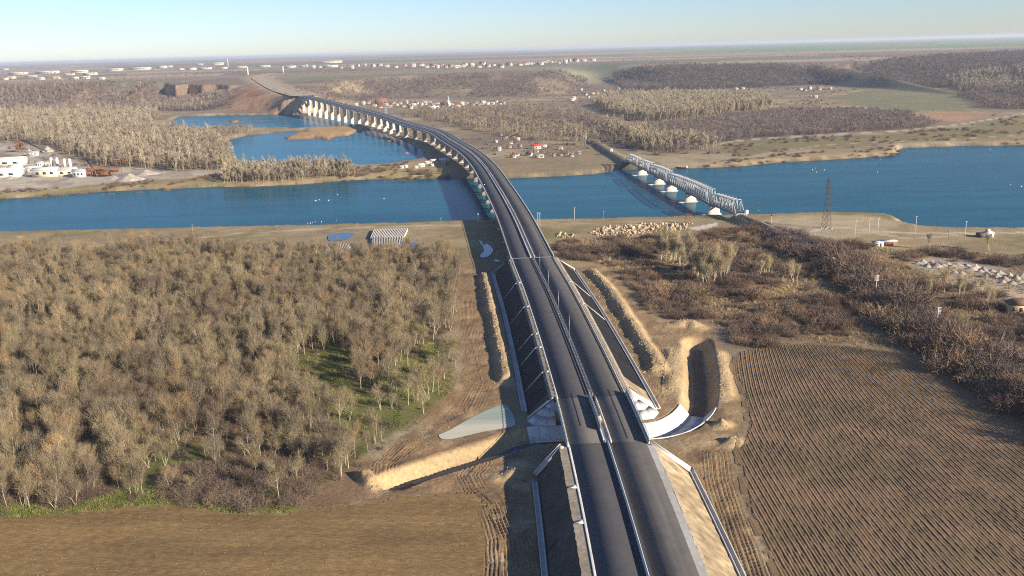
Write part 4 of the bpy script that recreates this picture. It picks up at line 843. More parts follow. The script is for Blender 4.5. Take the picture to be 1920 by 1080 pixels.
JERSEY = [(-0.30, 0.01), (0.30, 0.01), (0.17, 0.30), (0.10, 0.90), (-0.10, 0.90), (-0.17, 0.30)]
linear('median_barrier', 'white concrete median barrier on the road stretch this side of the canal', 'barrier', JERSEY, S0, SA, MAT['concrete_white'])
tag(ROAD.sweep('median_strip', [(-1.15, -0.02), (1.15, -0.02)], S0, SA, A, step=4), kind='structure')
tag(ROAD.sweep('median_strip', [(-1.15, -0.02), (1.15, -0.02)], SB, SC, A, step=4), kind='structure')

def guard_rail(label, off, d0, d1, face=1, spacing=4.0, h=0.75, name='guard_rail', group='steel guard rails along the road', posts=True):
    root = empty(name, tuple(ROAD.at((d0 + d1) / 2, off)), label, 'guard rail', group)
    base = Vector(root.location)
    def mv(o): o.data.transform(Matrix.Translation(-base)); o.parent = root
    mv(ROAD.sweep('rail', [(off - 0.05, h - 0.32), (off + 0.05, h - 0.24), (off - 0.03, h - 0.16), (off + 0.05, h - 0.08), (off - 0.05, h), (off - 0.10, h - 0.16)], d0, d1, MAT['galvanised'], step=4, closed=True))
    if posts:
        n = int((d1 - d0) / spacing)
        proto = None
        for i in range(min(n, 299) + 1):
            d = d0 + (d1 - d0) * i / max(1, n)
            p = ROAD.at(d, off + 0.10 * face)
            if proto is None:
                b = MB(); b.box((0, 0, (h - 0.05) / 2 - 0.1), (0.12, 0.10, h + 0.15)); proto = b.mesh('post', MAT['galvanised'])
            link('post', proto, root, tuple(Vector(p) - base), ROAD.ang(d))
    return root
guard_rail('left one of the twin steel rails in the median between canal and river bridge', -0.45, SB + 1, SC - 2, 1)
guard_rail('right one of the twin steel rails in the median between canal and river bridge', 0.45, SB + 1, SC - 2, -1)
guard_rail('steel rail along the left road edge above the black slope', -11.0, SB + 1, SC - 1, -1)
guard_rail('steel rail along the right road edge above the black slope', 10.9, SB + 2, SC - 1, 1)
linear('kerb', 'pale concrete kerb on the left road edge above the black slope', 'kerb', rect(-10.72, -10.42, -0.25, 0.12), SB, SC, MAT['concrete_white'], group='concrete kerbs')
linear('kerb', 'pale concrete kerb on the right road edge above the black slope', 'kerb', rect(10.42, 10.72, -0.25, 0.10), SB, SC, MAT['concrete'], group='concrete kerbs')
linear('gutter', 'broad white concrete gutter with flared inlets on the left edge of the near road', 'gutter', [(-11.0, -0.25), (-10.42, -0.25), (-10.42, 0.06), (-10.55, 0.10), (-10.85, 0.12), (-11.0, 0.12)], S0, SA, MAT['concrete_white'], group='road gutters')
# open drains at the toe of the banks
def ditch(label, off, d0, d1, m, w=1.5):
    p = [(off - w / 2, None, 0.15), (off - w / 2, None, 0.72), (off - w / 2 + 0.3, None, 0.72), (off - 0.25, None, 0.30), (off + 0.25, None, 0.30), (off + w / 2 - 0.3, None, 0.72), (off + w / 2, None, 0.72), (off + w / 2, None, 0.15)]
    tag(ROAD.sweep('drain_channel', p, d0, d1, m, step=3, closed=True), label, 'drain', 'concrete drain channels at the foot of the banks')
ditch('concrete drain at the foot of the near left bank beside the muddy tracks', -20.5, S0, SA - 8, MAT['concrete'])
ditch('concrete drain at the foot of the near right sandy bank', 22.1, S0, SA - 3, MAT['concrete_new'])
ditch('concrete drain at the foot of the left black slope', -20.4, SB + 9, SC + 3, MAT['concrete'], 1.9)
ditch('concrete drain at the foot of the right black slope', 22.0, SB + 6, SC + 2, MAT['concrete_new'])

def chute(d, side, label, top, toe, m):
    """stepped drain running down a bank"""
    r = empty('drain_chute', tuple(ROAD.at(d, side * top)), label, 'drain', 'drain chutes down the banks')
    base = Vector(r.location)
    b = MB()
    a0 = ROAD.at(d - 0.9, side * (top - 0.05), 0.03); a1 = ROAD.at(d + 0.9, side * (top - 0.05), 0.03)
    c0 = ROAD.at(d - 0.35, side * (top + 1.9), -0.05); c1 = ROAD.at(d + 0.35, side * (top + 1.9), -0.05)
    dn = np.array((0, 0, 0.22))
    b.add([a0, a1, c1, c0, a0 + dn * .8, a1 + dn * .8, c1 + dn * .6, c0 + dn * .6], [(0, 3, 2, 1), (4, 5, 6, 7), (0, 1, 5, 4), (1, 2, 6, 5), (2, 3, 7, 6), (3, 0, 4, 7)])
    o = b.build('inlet', MAT['concrete_white'], r); o.data.transform(Matrix.Translation(-base))
    p = ROAD.at(d, side * (top + 1.9), -0.15); z0 = 0.45
    q = ROAD.at(d, side * toe); q[2] = z0
    b = MB()
    for e in (-0.36, 0.36):
        t = np.array((*(ROAD.at(d + 1)[:2] - ROAD.at(d)[:2]), 0)) * e
        b.beam(p + t + (0, 0, 0.10), q + t + (0, 0, 0.10), 0.16, 0.30)
    b.beam(p, q, 0.6, 0.12)
    o = b.build('channel', m, r); o.data.transform(Matrix.Translation(-base))
for yy, lab in ((150, 'drain chute at the foot of the frame on the near left bank'), (190, 'nearest drain chute seen on the left bank below the gutter'), (207.5, 'second drain chute seen on the near left bank')):
    chute(ROAD.s_of_y(yy), -1, lab, 11.15, 19.2, MAT['dark_soil'])
for yy, lab in ((292, 'drain chute nearest the canal on the left black slope'), (318, 'second drain chute from the canal on the left black slope'), (334, 'middle drain chute on the left black slope'), (372, 'fourth drain chute from the canal on the left black slope'), (412, 'drain chute farthest from the canal on the left black slope')):
    chute(ROAD.s_of_y(yy), -1, lab, 11.0, 19.0, MAT['concrete'])
for yy, lab in ((372, 'drain chute on the right black slope nearest the canal'), (410, 'drain chute on the right black slope nearest the river')):
    chute(ROAD.s_of_y(yy), 1, lab, 10.9, 21.0, MAT['concrete'])
# end walls of the banks beside the river bridge
for side, lab in ((-1, 'sloping concrete end wall of the bank left of the river bridge'), (1, 'sloping concrete end wall of the bank right of the river bridge')):
    b = MB()
    toe = 20.5 if side < 0 else 22.0
    for w in (0.0,):
        p = ROAD.at(SC + 1.0, side * 10.6, -0.1); q = ROAD.at(SC + 4.5, side * toe); q[2] = 0.7
        b.beam(p, q, 0.9, 0.55)
        q2 = q.copy(); q2[2] = -0.3; b.beam(q, q2, 0.9, 0.9)
    tag(b.build('end_wall', MAT['concrete_white']), lab, 'wall')

# ---------------------------------------------------------------- the bridge over the canal
def rebase(o, root):
    o.data.transform(Matrix.Translation(-Vector(root.location))); o.parent = root; return o
def canal_bridge():
    mid = (SA + SB) / 2
    r = empty('canal_bridge', tuple(ROAD.at(mid)), 'short concrete bridge carrying the road over the white lined canal bend', 'bridge')
    cw = MAT['concrete_white']; c = MAT['concrete']
    for a, b in ((-11.2, -1.15), (1.15, 11.2)):
        rebase(ROAD.sweep('deck_slab', rect(a, b, -1.35, -0.31), SA - 0.4, SB + 0.4, c, closed=True), r)
    for d in (SA, SB):
        rebase(ROAD.sweep('abutment', [(-13.0, None, -4.3), (13.0, None, -4.3), (13.0, -1.36), (-13.0, -1.36)], d - 1.0, d + 1.0, c, step=1, closed=True), r)
    for off in (-10.95, 10.95):
        rebase(ROAD.sweep('parapet', rect(off - 0.25, off + 0.25, -0.29, 0.45), SA - 2, SB + 2, cw, closed=True), r)
    for off in (-0.95, 0.95):
        rebase(ROAD.sweep('parapet', rect(off - 0.18, off + 0.18, -0.6, 0.45), SA, SB, cw, closed=True), r)
    rebase(ROAD.sweep('median_cover', rect(-0.75, 0.75, -0.5, -0.15), SA + 1, SA + 14, MAT['concrete_new'], closed=True), r)
    # splash screens: solid panel with a hand rail above it
    for off, d0, d1 in ((10.95, SA - 2, SB + 2), (-0.95, SA + 8, SB)):
        s = rebase(ROAD.sweep('screen_panel', rect(off - 0.03, off + 0.03, 0.47, 1.72), d0, d1, MAT['galvanised'], closed=True), r)
        rebase(ROAD.sweep('hand_rail', rect(off - 0.06, off + 0.06, 2.50, 2.64), d0, d1, MAT['galvanised'], closed=True), r)
        n = 14
        for i in range(n):
            d = d0 + (d1 - d0) * (i + 0.5) / n; p = ROAD.at(d, off + 0.12)
            b = MB(); b.box((p[0], p[1], p[2] + 1.5), (0.08, 0.08, 2.2)); rebase(b.build('post', MAT['galvanised']), r)
    for i, off in enumerate((-10.95,)):
        rebase(ROAD.sweep('hand_rail', rect(off - 0.05, off + 0.05, 0.95, 1.05), SA - 2, SB + 2, MAT['galvanised'], closed=True), r)
        for k in range(16):
            d = SA - 1 + (SB - SA + 2) * k / 15.0; p = ROAD.at(d, off)
            b = MB(); b.box((p[0], p[1], p[2] + 0.7), (0.08, 0.08, 0.6)); rebase(b.build('post', MAT['galvanised']), r)
canal_bridge()

def paved_cone(label, d, side, along, r0, r1, m, steps=False):
    """quarter-cone of paved slope at a bridge corner; along = -1 towards the viewer, +1 away"""
    apex = ROAD.at(d, side * 11.6, -0.25)
    V = []; n = 4
    tx = ROAD.at(d + 1)[:2] - ROAD.at(d)[:2]; nx = (ROAD.at(d, 1)[:2] - ROAD.at(d)[:2]) * side
    for i in range(n):
        a = i / (n - 1) * math.pi / 2
        rr_ = r0 * math.cos(a) ** 2 + r1 * math.sin(a) ** 2
        dirv = nx * math.cos(a) - along * tx * math.sin(a)
        p = apex[:2] + dirv * rr_
        V.append((p[0], p[1], 0.35))
    r = empty('paved_cone', tuple(apex), label, 'slope paving', 'paved slopes at the canal bridge corners')
    ap = np.array(apex); E = [np.array(v) for v in V]
    body = MB(); o = ap - ap
    body.add([(0, 0, -0.08)] + [e - ap - (0, 0, .08) for e in E] + [(0, 0, -6.5)] + [np.array((e[0], e[1], -0.6)) - ap for e in E], [(0, 1 + i, 2 + i) for i in range(n - 1)] + [(1 + i, 2 + n + i, 3 + n + i, 2 + i) for i in range(n - 1)])
    body.build('core', MAT['concrete'], r)
    for i in range(n - 1):
        for t0, t1 in ((0.03, 0.34), (0.355, 0.67), (0.685, 1.0)):
            f = lambda e, t: (e - ap) * t
            g = 0.012
            a0 = E[i] * (1 - g) + E[i + 1] * g; a1 = E[i] * g + E[i + 1] * (1 - g)
            q = [f(a0, t0), f(a1, t0), f(a1, t1), f(a0, t1)]
            b = MB(); b.add(q + [p_ + (0, 0, .07) for p_ in q], [(0, 3, 2, 1), (4, 5, 6, 7), (0, 1, 5, 4), (1, 2, 6, 5), (2, 3, 7, 6), (3, 0, 4, 7)]); b.build('slab', m, r)
paved_cone('bright concrete paved slope right of the road beside the canal bend', SB + 3.0, 1, 1, 10.0, 4.8, MAT['concrete_white'])
paved_cone('shaded concrete paved slope left of the road on the far side of the canal', SB + 1.0, -1, 1, 8.6, 4.6, MAT['concrete_white'])

def wing(label, p, q, w, h, m, steps=0):
    r = empty('wing_wall', tuple(p), label, 'wall', 'wing walls of the canal bridge')
    b = MB(); b.beam((0, 0, 0), np.array(q) - np.array(p), w, h); b.build('wall_slab', m, r)
    b = MB(); u = np.array(q, float) - np.array(p, float); off = np.cross(u, (0, 0, 1)); off /= np.linalg.norm(off)
    for s in (-1, 1): b.beam(off * s * (w / 2 + 0.14) + (0, 0, 0.12), u + off * s * (w / 2 + 0.14) + (0, 0, 0.12), 0.22, h + 0.1)
    b.build('coping', MAT['concrete_white'], r)
p = ROAD.at(SA - 1.2, -12.6, 0.15); q = ROAD.at(SA - 4.0, -20.2); q[2] = 0.75
wing('ribbed sloping concrete strip down the near left bank at the canal bridge', p, q, 1.6, 0.35, MAT['concrete'])
p = ROAD.at(SB + 1.0, -11.8, 0.0); q = ROAD.at(SB + 2.0, -20.0); q[2] = 0.6
wing('steep edging strip down the far left bank at the canal bridge', p, q, 0.5, 0.3, MAT['concrete_white'])
p = ROAD.at(SA - 1.5, 11.6, 0.1); q = ROAD.at(SA - 5.0, 21.6); q[2] = 0.9
wing('cream concrete strip down the near right bank at the canal bridge', p, q, 1.8, 0.4, MAT['concrete_new'])

CANAL = Line(L['canal'], 1.5)
def canal_lining():
    s0 = float(CANAL.s[np.argmin(np.hypot(CANAL.p[:, 0] - 58.2, CANAL.p[:, 1] - 275.6))]); s1 = float(CANAL.s[np.argmin(np.abs(CANAL.p[:, 0] - 4.0))])
    r = empty('canal_lining', tuple(CANAL.at((s0 + s1) / 2, 0, 0)), 'pale concrete panel lining of the curved canal bed', 'canal')
    n = int((s1 - s0) / 3.0)
    for i in range(n):
        a = s0 + (s1 - s0) * i / n; e = s0 + (s1 - s0) * (i + 1) / n - 0.07; dz = random.uniform(-.02, .02)
        for pr in ([(-5.9, -0.10), (-5.9, 0.14), (-5.6, 0.16), (-2.15, -3.70), (-2.15, -3.95)], [(-2.08, -3.95), (-2.08, -3.72), (2.08, -3.72), (2.08, -3.95)], [(2.15, -3.95), (2.15, -3.70), (5.6, 0.16), (5.9, 0.14), (5.9, -0.10)]):
            rebase(CANAL.sweep('panel', [(q[0], q[1] + dz) for q in pr], a, e, MAT['concrete_white'], step=1.5), r)
    rebase(CANAL.sweep('base_slab', [(-5.85, 0.0), (-2.1, -3.86), (2.1, -3.86), (5.85, 0.0)], s0, s1, MAT['concrete'], step=2), r)
    o = CANAL.sweep('canal_water', [(-1.9, -3.62), (1.9, -3.62)], s0 + 20, float(CANAL.s[-1]) - 6, MAT['puddle'], step=3)
    tag(o, kind='structure')
canal_lining()

# ---------------------------------------------------------------- the long river bridge
def river_bridge():
    r = empty('river_bridge', tuple(ROAD.at(SC)), 'long curved concrete road bridge across river and lakes to the bluff', 'bridge')
    c, cw = MAT['concrete'], MAT['concrete_white']
    for a, b in ((-11.2, -1.25), (1.25, 11.2)):
        rebase(ROAD.sweep('deck_slab', [(a, -0.62), (b, -0.62), (b, -0.30), (a, -0.30)], SC, SE, c, step=5, closed=True), r)
        m = (a + b) / 2
        for k in (-3.6, -1.2, 1.2, 3.6):
            rebase(ROAD.sweep('girder', rect(m + k - 0.45, m + k + 0.45, -2.0, -0.63), SC, SE, c, step=5, closed=True), r)
    for off in (-11.0, 11.0):
        rebase(ROAD.sweep('parapet', rect(off - 0.2, off + 0.2, -0.9, 0.5), SC - 0.5, SE, cw, step=5, closed=True), r)
        rebase(ROAD.sweep('hand_rail', rect(off - 0.05, off + 0.05, 1.0, 1.12), SC, SE, MAT['galvanised'], step=5, closed=True), r)
    for off in (-1.0, 1.0):
        rebase(ROAD.sweep('median_parapet', rect(off - 0.15, off + 0.15, -0.9, 0.75), SC, SE, cw, step=5, closed=True), r)
    rebase(ROAD.sweep('median_cover', rect(-0.72, 0.72, -0.4, -0.12), SC + 2, SE, MAT['concrete_new'], step=5, closed=True), r)
    rebase(ROAD.sweep('expansion_joint', [(-10.4, 0.006), (10.4, 0.006)], SC - 0.3, SC + 0.5, c, step=0.4), r)
    span = 41.0; n = int((SE - SC) / span)
    for i in range(1, n + 1):
        d = SC + (SE - SC) * i / (n + 0.35)
        a = ROAD.ang(d)
        for off in (-6.2, 6.2):
            t = ROAD.at(d, off, -2.52)
            zb = max(-4.5, min(hgt(t[0], t[1]), 60) - 1.0)
            if t[2] - 1.4 - zb < 1.5: continue
            pr = MB(); hh = t[2] - 1.4 - zb
            # wall-like shaft with rounded ends, flaring to its footing
            nn = 10
            for z0, z1, k0, k1 in ((0, hh * 0.25, 1.12, 0.9), (hh * 0.25, hh, 0.9, 0.85)):
                ring = lambda z, k: [(k * (0.9 * math.cos(q)), k * (3.0 * math.copysign(abs(math.sin(q)) ** 0.6, math.sin(q))), z) for q in np.arange(nn) * 2 * math.pi / nn]
                pr.add(ring(z0, k0) + ring(z1, k1), [(q, (q + 1) % nn, nn + (q + 1) % nn, nn + q) for q in range(nn)])
            o = pr.build('pier', MAT['concrete_new'] if d > SC + 900 else MAT['pier_shaded'], r, tuple(Vector((t[0], t[1], zb)) - r.location), a)  # nearer piers coloured darker for the shade under the deck
            b = MB(); b.box((0, 0, 0), (2.0, 8.0, 1.0)); k = b.build('pier_cap', MAT['concrete_new'] if d > SC + 900 else MAT['pier_shaded'], o, (0, 0, hh + 0.9))
            b = MB(); b.box((0, 0, 0), (4.0, 8.5, 1.6)); k = b.build('footing', MAT['concrete'], o, (0, 0, 0.45))
    p = ROAD.at(SE - 1)
    rebase(ROAD.sweep('abutment', rect(-11.5, 11.5, -9.0, -0.65), SE - 4, SE + 0, cw, step=2, closed=True), r)
    return r
river_bridge()

def far_road():
    e = float(FAR.s[-1])
    for a, b in ((-10.5, -1.0), (1.0, 10.5)):
        tag(FAR.sweep('carriageway', [(a, 0.05), (b, 0.05)], 0, e, MAT['gravel'], step=14), kind='structure')
    tag(FAR.sweep('road_shoulder', [(-26, 0.6), (-10.5, -0.05), (10.5, -0.05), (26, 0.6)], 0, e, MAT['sand'], step=14), kind='structure')
far_road()

# street lamps
def lamp_mesh(h=9.5):
    b = MB(); b.tube((0, 0, -0.1), (0, 0, h), 0.11, 0.055, 6); pole = b.mesh('pole', MAT['galvanised'])
    b = MB(); b.box((0, 0.15, h + 0.04), (0.16, 0.55, 0.09)); head = b.mesh('lamp_head', MAT['galvanised'])
    b = MB(); b.box((0, 0, 0.2), (0.4, 0.4, 0.5)); foot = b.mesh('base', MAT['concrete'])
    return pole, head, foot
LAMP = lamp_mesh()
def lamp(d, off, label, group):
    p = ROAD.at(d, off)
    r = empty('street_lamp', tuple(p), label, 'street lamp', group, ROAD.ang(d) - math.pi / 2)
    for nm, me in zip(('pole', 'lamp_head', 'base'), LAMP): link(nm, me, r)
words = ['nearest the canal', 'second from the canal', 'second from the river bridge', 'nearest the river bridge']
for (x, y), w in zip(D['lamp'], words):
    lamp(ROAD.s_of_y(y), 0.0, 'slim steel lamp post between the median rails, ' + w, 'lamp posts in the median')
for i in range(15):
    lamp(SE - 30 - i * 42.0, 11.3, 'slim lamp post on the right edge of the distant bridge', 'lamp posts along the far part of the river bridge')

# site clutter at the bridge joint
def clutter():
    b = MB()
    for k in range(9):
        b.box((random.uniform(-1.6, 1.6), random.uniform(-1.2, 1.2), 0.15 + 0.12 * (k % 3)), (random.uniform(.3, 1.1), random.uniform(.15, .5), random.uniform(.1, .35)), random.uniform(0, 3))
    p = ROAD.at(SC + 0.6, 0.3)
    tag(b.build('debris_heap', [MAT['timber']], None, tuple(p)), 'small heap of boards and scraps in the median at the bridge joint', 'debris')
clutter()

# ---------------------------------------------------------------- the railway
RAIL = Line(L['rail'], 3.0)
TR = Line(L['truss'], 3.0)
def railway():
    for ln, d0, d1 in ((RAIL, 0.0, 118.0),):
        tag(ln.sweep('rail_ballast', [(-2.4, -0.35), (-1.5, 0.02), (1.5, 0.02), (2.4, -0.35)], d0, d1, MAT['ballast'], step=3), kind='structure')
        t = empty('railway_track', tuple(ln.at(d0)), 'single railway track leaving the truss bridge through dark scrub', 'railway track')
        for o in (-0.76, 0.76):
            rebase(ln.sweep('rail', rect(o - 0.06, o + 0.06, 0.12, 0.30), d0, d1, MAT['steel_grey'], step=3, closed=True), t)
        b = MB(); b.box((0, 0, 0), (0.26, 2.5, 0.2)); me = b.mesh('sleeper', MAT['timber'])
        for k in range(155):
            d = d0 + 0.4 + k * 0.75; p = ln.at(d, 0, 0.06)
            link('sleeper', me, t, tuple(Vector(p) - t.location), ln.ang(d))
railway()

def truss_bridge():
    g = MAT['steel_grey']
    names = ['nearest span of the grey railway truss bridge, flat topped', 'second span from this bank of the railway truss bridge, arched top', 'third span from this bank of the railway truss bridge, arched top', 'fourth span from this bank of the railway truss bridge', 'farthest span of the grey railway truss bridge']
    P = L['truss']
    hs = [(8.4, 0.1, 7.4), (9.2, 0.7, 7.0), (8.8, 0.5, 6.8), (7.6, 0.4, 6.4), (7.0, 0.1, 6.4)]
    for i in range(5):
        p = P[i] + np.array((0, 0, 0.0)); q = P[i + 1]
        d = q - p; Ln = float(np.linalg.norm(d)); u = d / Ln; side = np.array((u[1], -u[0], 0)); 
        r = empty('truss_span', tuple(p), names[i], 'railway bridge', 'spans of the railway truss bridge')
        n = max(6, int(round(Ln / 5.6))); n += n % 2
        e0, hm, e1 = hs[i]
        ht = lambda k: e0 + (e1 - e0) * k / n + hm * max(0.0, 1 - ((k - n / 2) / (n / 2 - 1)) ** 2)
        pt = lambda k, s, top: u * (0.6 + (Ln - 1.2) * k / n) + side * s * 2.9 + np.array((0, 0, ht(k) if top else 0.0))
        for s in (-1, 1):
            b = MB()
            b.beam(pt(0, s, 0), pt(n, s, 0), 0.6, 1.3); b.build('bottom_chord', MAT['chord_shaded'], r)
            b = MB()
            for k in range(1, n - 1): b.beam(pt(k, s, 1), pt(k + 1, s, 1), 0.5, 0.5)
            b.build('top_chord', g, r)
            for k in range(1, n):
                b = MB(); b.beam(pt(k, s, 0), pt(k, s, 1), 0.34, 0.34); b.build('vertical', g, r)
            for k in range(n):
                if k == 0: a, c = pt(0, s, 0), pt(1, s, 1)
                elif k == n - 1: a, c = pt(n, s, 0), pt(n - 1, s, 1)
                elif k < n // 2: a, c = pt(k, s, 1), pt(k + 1, s, 0)
                else: a, c = pt(k, s, 0), pt(k + 1, s, 1)
                b = MB(); b.beam(a, c, 0.36, 0.36); b.build('diagonal', g, r)
        for k in range(1, n):
            b = MB(); b.beam(pt(k, -1, 1), pt(k, 1, 1), 0.3, 0.35)
            if k < n - 1: b.beam(pt(k, -1, 1), pt(k + 1, 1, 1), 0.12, 0.12)
            b.build('top_brace', g, r)
        for k in range(n + 1):
            b = MB(); b.beam(pt(k, -1, 0), pt(k, 1, 0), 0.4, 0.7); b.build('floor_beam', g, r)
        b = MB()
        b.beam(pt(0, 0, 0) + (0, 0, 0.45), pt(n, 0, 0) + (0, 0, 0.45), 3.6, 0.15)
        b.build('track_deck', MAT['steel_dark'], r)
        for o in (-0.76, 0.76):
            b = MB(); b.beam(pt(0, 0, 0) + side * o + (0, 0, 0.62), pt(n, 0, 0) + side * o + (0, 0, 0.62), 0.12, 0.16); b.build('rail', g, r)
truss_bridge()

def rail_pier(i, x, y, label):
    d = TR.s_of_y(y); c = TR.at(min(max(d, 0), TR.s[-1]))
    if y > TR.p[-1, 1]:
        tt = TR.t[-1]; c = np.array((TR.p[-1, 0] + tt[0] * (y - TR.p[-1, 1]), y, 4.5))
    r = empty('bridge_pier', (c[0], c[1], -4.0), label, 'bridge pier', 'white piers of the railway bridge', TR.ang(d))
    b = MB()
    ring = lambda z, a, w: [(a * math.cos(q), w * math.copysign(abs(math.sin(q)) ** 0.7, math.sin(q)), z) for q in np.arange(12) * math.pi / 6]
    F = [(k, (k + 1) % 12, 12 + (k + 1) % 12, 12 + k) for k in range(12)]
    b.add(ring(0.0, 2.9, 5.8), F[:0]); b.v = []
    b.add(ring(1.6, 2.3, 4.8) + ring(6.9, 1.9, 4.0), F + [tuple(range(12, 24))])
    b.build('shaft', MAT['pier_paint'], r)
    b = MB(); b.add(ring(-1, 3.0, 5.9) + ring(1.6, 3.0, 5.8), F + [tuple(range(12, 24))]); b.build('footing', MAT['concrete'], r)
    b = MB(); b.box((0, 0, 7.2), (4.2, 8.6, 0.6)); b.build('cap', MAT['pier_paint'], r)
    b = MB(); b.box((0, 0, 7.75), (1.6, 7.0, 0.5)); b.build('bearing', MAT['steel_dark'], r)
    # old fender jutting upstream
    b = MB(); b.add([(-2.8, 5.4, 0.4), (2.8, 5.4, 0.4), (0, 12.0, 0.4), (-2.6, 5.4, 1.4), (2.6, 5.4, 1.4), (0, 11.5, 1.4)], [(0, 2, 1), (3, 4, 5), (0, 1, 4, 3), (1, 2, 5, 4), (2, 0, 3, 5)])
    b.build('fender', MAT['concrete'], r)
order = ['nearest this bank', 'second from this bank', 'third from this bank', 'fourth from this bank', 'fifth from this bank', 'nearest the far bank']
for i, (x, y) in enumerate(D['pier_rail']):
    rail_pier(i, x, y, 'white masonry railway bridge pier standing in the river, ' + order[i])
def abut(name, label, at, ang, s):
    r = empty(name, at, label, 'abutment', None, ang)
    b = MB(); b.box((0, 0, 1.4), (4.0, 8.0, 7.0)); b.build('wall_block', MAT['concrete'], r)
    b = MB(); b.box((0, -3.9, 4.3 + s / 2), (s, s, s)); b.build('cabin_block', MAT['white_wall'], r)
abut('bridge_abutment', 'pale abutment with white block at the near end of the railway bridge', (*L['truss'][0][:2], 0), TR.ang(0), 2.4)
abut('bridge_abutment', 'pale abutment with white block at the far end of the railway bridge', (*L['truss'][-1][:2], 0), TR.ang(TR.s[-1]), 2.4)
def cabin(name, label, x, y, z, w, d, h, wall, roof, rot=0.0, cat='hut', door=True):
    r = empty(name, (x, y, z), label, cat, None, rot)
    b = MB(); b.box((0, 0, h / 2 - 0.2), (w, d, h + 0.4)); b.build('wall', wall, r)
    b = MB(); b.box((0, 0, h + 0.15), (w + 0.5, d + 0.5, 0.25)); b.build('roof', roof, r)
    if door:
        b = MB(); b.box((w * 0.2, -d / 2 - 0.02, 1.0), (0.9, 0.08, 2.0)); b.build('door', MAT['steel_dark'], r)
        b = MB(); b.box((-w * 0.22, -d / 2 - 0.02, h * 0.6), (w * 0.25, 0.08, h * 0.3)); b.build('window', MAT['window_dark'], r)
    return r
x, y = D['box_far'][0]
cabin('line_hut', 'small white hut beside the far railway bridgehead', x, y, 3.2, 3.4, 3.0, 3.2, MAT['white_wall'], MAT['white_wall'], 0.2)

# ---------------------------------------------------------------- poles and masts
def wood_pole(x, y, h, label, group, m, cross=1):
    z = hgt(x, y)
    r = empty('utility_pole', (x, y, z), label, 'utility pole', group, random.uniform(-0.3, 0.3))
    b = MB(); b.tube((0, 0, -0.4), (0, 0, h), 0.17, 0.11, 6); b.build('pole', m, r)
    for k in range(cross):
        b = MB(); b.box((0, 0.12, h - 0.35 - 0.55 * k), (2.2 if cross > 1 else 1.5, 0.12, 0.14)); o = b.build('crossarm', m, r)
        b = MB()
        for s in (-1, -0.4, 0.4, 1): b.tube((s * (1.0 if cross > 1 else 0.65), 0.12, h - 0.28 - 0.55 * k), (s * (1.0 if cross > 1 else 0.65), 0.12, h - 0.05 - 0.55 * k), 0.06, 0.04, 5)
        b.build('insulator', MAT['concrete_white'], o)
tp = ['leftmost weathered pole on the left river bank track', 'tall weathered pole on the left river bank, second from the left', 'weathered pole on the left river bank, third from the left', 'weathered pole behind the stacked bridge beams', 'thin weathered pole on the bank just left of the road bridge', 'timber pole behind the field of pale rubble', 'short timber pole near the railway at the sandy pad', 'timber pole in the scrub between two white riverside poles', 'timber pole in the scrub below the white kiosk']
for (x, y, h), lab in zip(D['timber_pole'], tp): wood_pole(x, y, h, lab, 'timber poles along the river bank', MAT['timber'])
cpn = ['left one of the paired concrete poles beside the road bridge', 'right one of the paired concrete poles beside the road bridge', 'white concrete pole at the water right of the road bridge', 'single concrete pole at the sandy pad below the lattice mast', 'white concrete pole on the riverside gravel track', 'rightmost white concrete pole near the white kiosk', 'left pole of the twin frame on the sandy pad', 'right pole of the twin frame on the sandy pad']
for (x, y, h), lab in zip(D['concrete_pole'], cpn): wood_pole(x, y, h, lab, 'concrete poles along the river bank', MAT['pole_concrete'])
for (x, y, h), lab in zip(D['crossarm_pole'], ['far telegraph pole with stacked crossarms beside the railway', 'middle telegraph pole with stacked crossarms beside the railway', 'near telegraph pole with stacked crossarms beside the railway']):
    wood_pole(x, y, h + 3.2, lab, 'telegraph poles beside the railway', MAT['pole_concrete'], 5)

def lattice(x, y, h, w0, w1, label, m, arms=(), name='lattice_mast', th=0.16):
    z = hgt(x, y)
    r = empty(name, (x, y, z), label, 'pylon', None, 0.3)
    W = lambda t: w0 + (w1 - w0) * min(1, t ** 0.75)
    cor = lambda t, k: np.array(((-1, 1, 1, -1)[k] * W(t) / 2, (-1, -1, 1, 1)[k] * W(t) / 2, t * h))
    n = 9
    for k in range(4):
        b = MB()
        for i in range(n): b.beam(cor(i / n, k), cor((i + 1) / n, k), th, th)
        b.build('leg', m, r)
    b = MB()
    for i in range(n):
        for k in range(4):
            b.beam(cor(i / n, k), cor((i + 1) / n, (k + 1) % 4), th * .6, th * .6); b.beam(cor((i + 1) / n, k), cor(i / n, (k + 1) % 4), th * .6, th * .6)
    b.build('bracing', m, r)
    for zf, ln in arms:
        b = MB()
        for s in (-1, 1):
            b.beam((0, 0, zf * h), (s * ln, 0, zf * h), th, th); b.beam((0, 0, zf * h + 1.2), (s * ln, 0, zf * h), th * .7, th * .7)
        b.build('crossarm', m, r)
    b = MB()
    for k in range(4): b.box(cor(0, k) + (0, 0, 0.1), (0.9, 0.9, 0.8))
    b.build('footing', MAT['concrete'], r)
x, y, h = D['pylon'][0]; lattice(x, y, h, 4.4, 1.2, 'tall dark red-brown lattice mast on the right river bank', MAT['steel_dark'], (), 'lattice_mast', 0.15)
x, y, h = D['pylon_far'][0]; lattice(x, y, h + 4, 6.0, 1.6, 'grey lattice power pylon in front of the distant village', MAT['steel_grey'], ((0.72, 5), (0.86, 4), (0.97, 3)), 'power_pylon', 0.3)
x, y, h = D['gantry'][0]; lattice(x, y, h + 1.0, 3.6, 3.0, 'short rusty lattice frame on the bank by the railway piers', MAT['rust'], (), 'lattice_mast', 0.09)
x, y, h = D['mast'][0]
r = empty('marker_mast', (x, y, hgt(x, y)), 'white mast in the bridge shadow at the left water edge', 'mast')
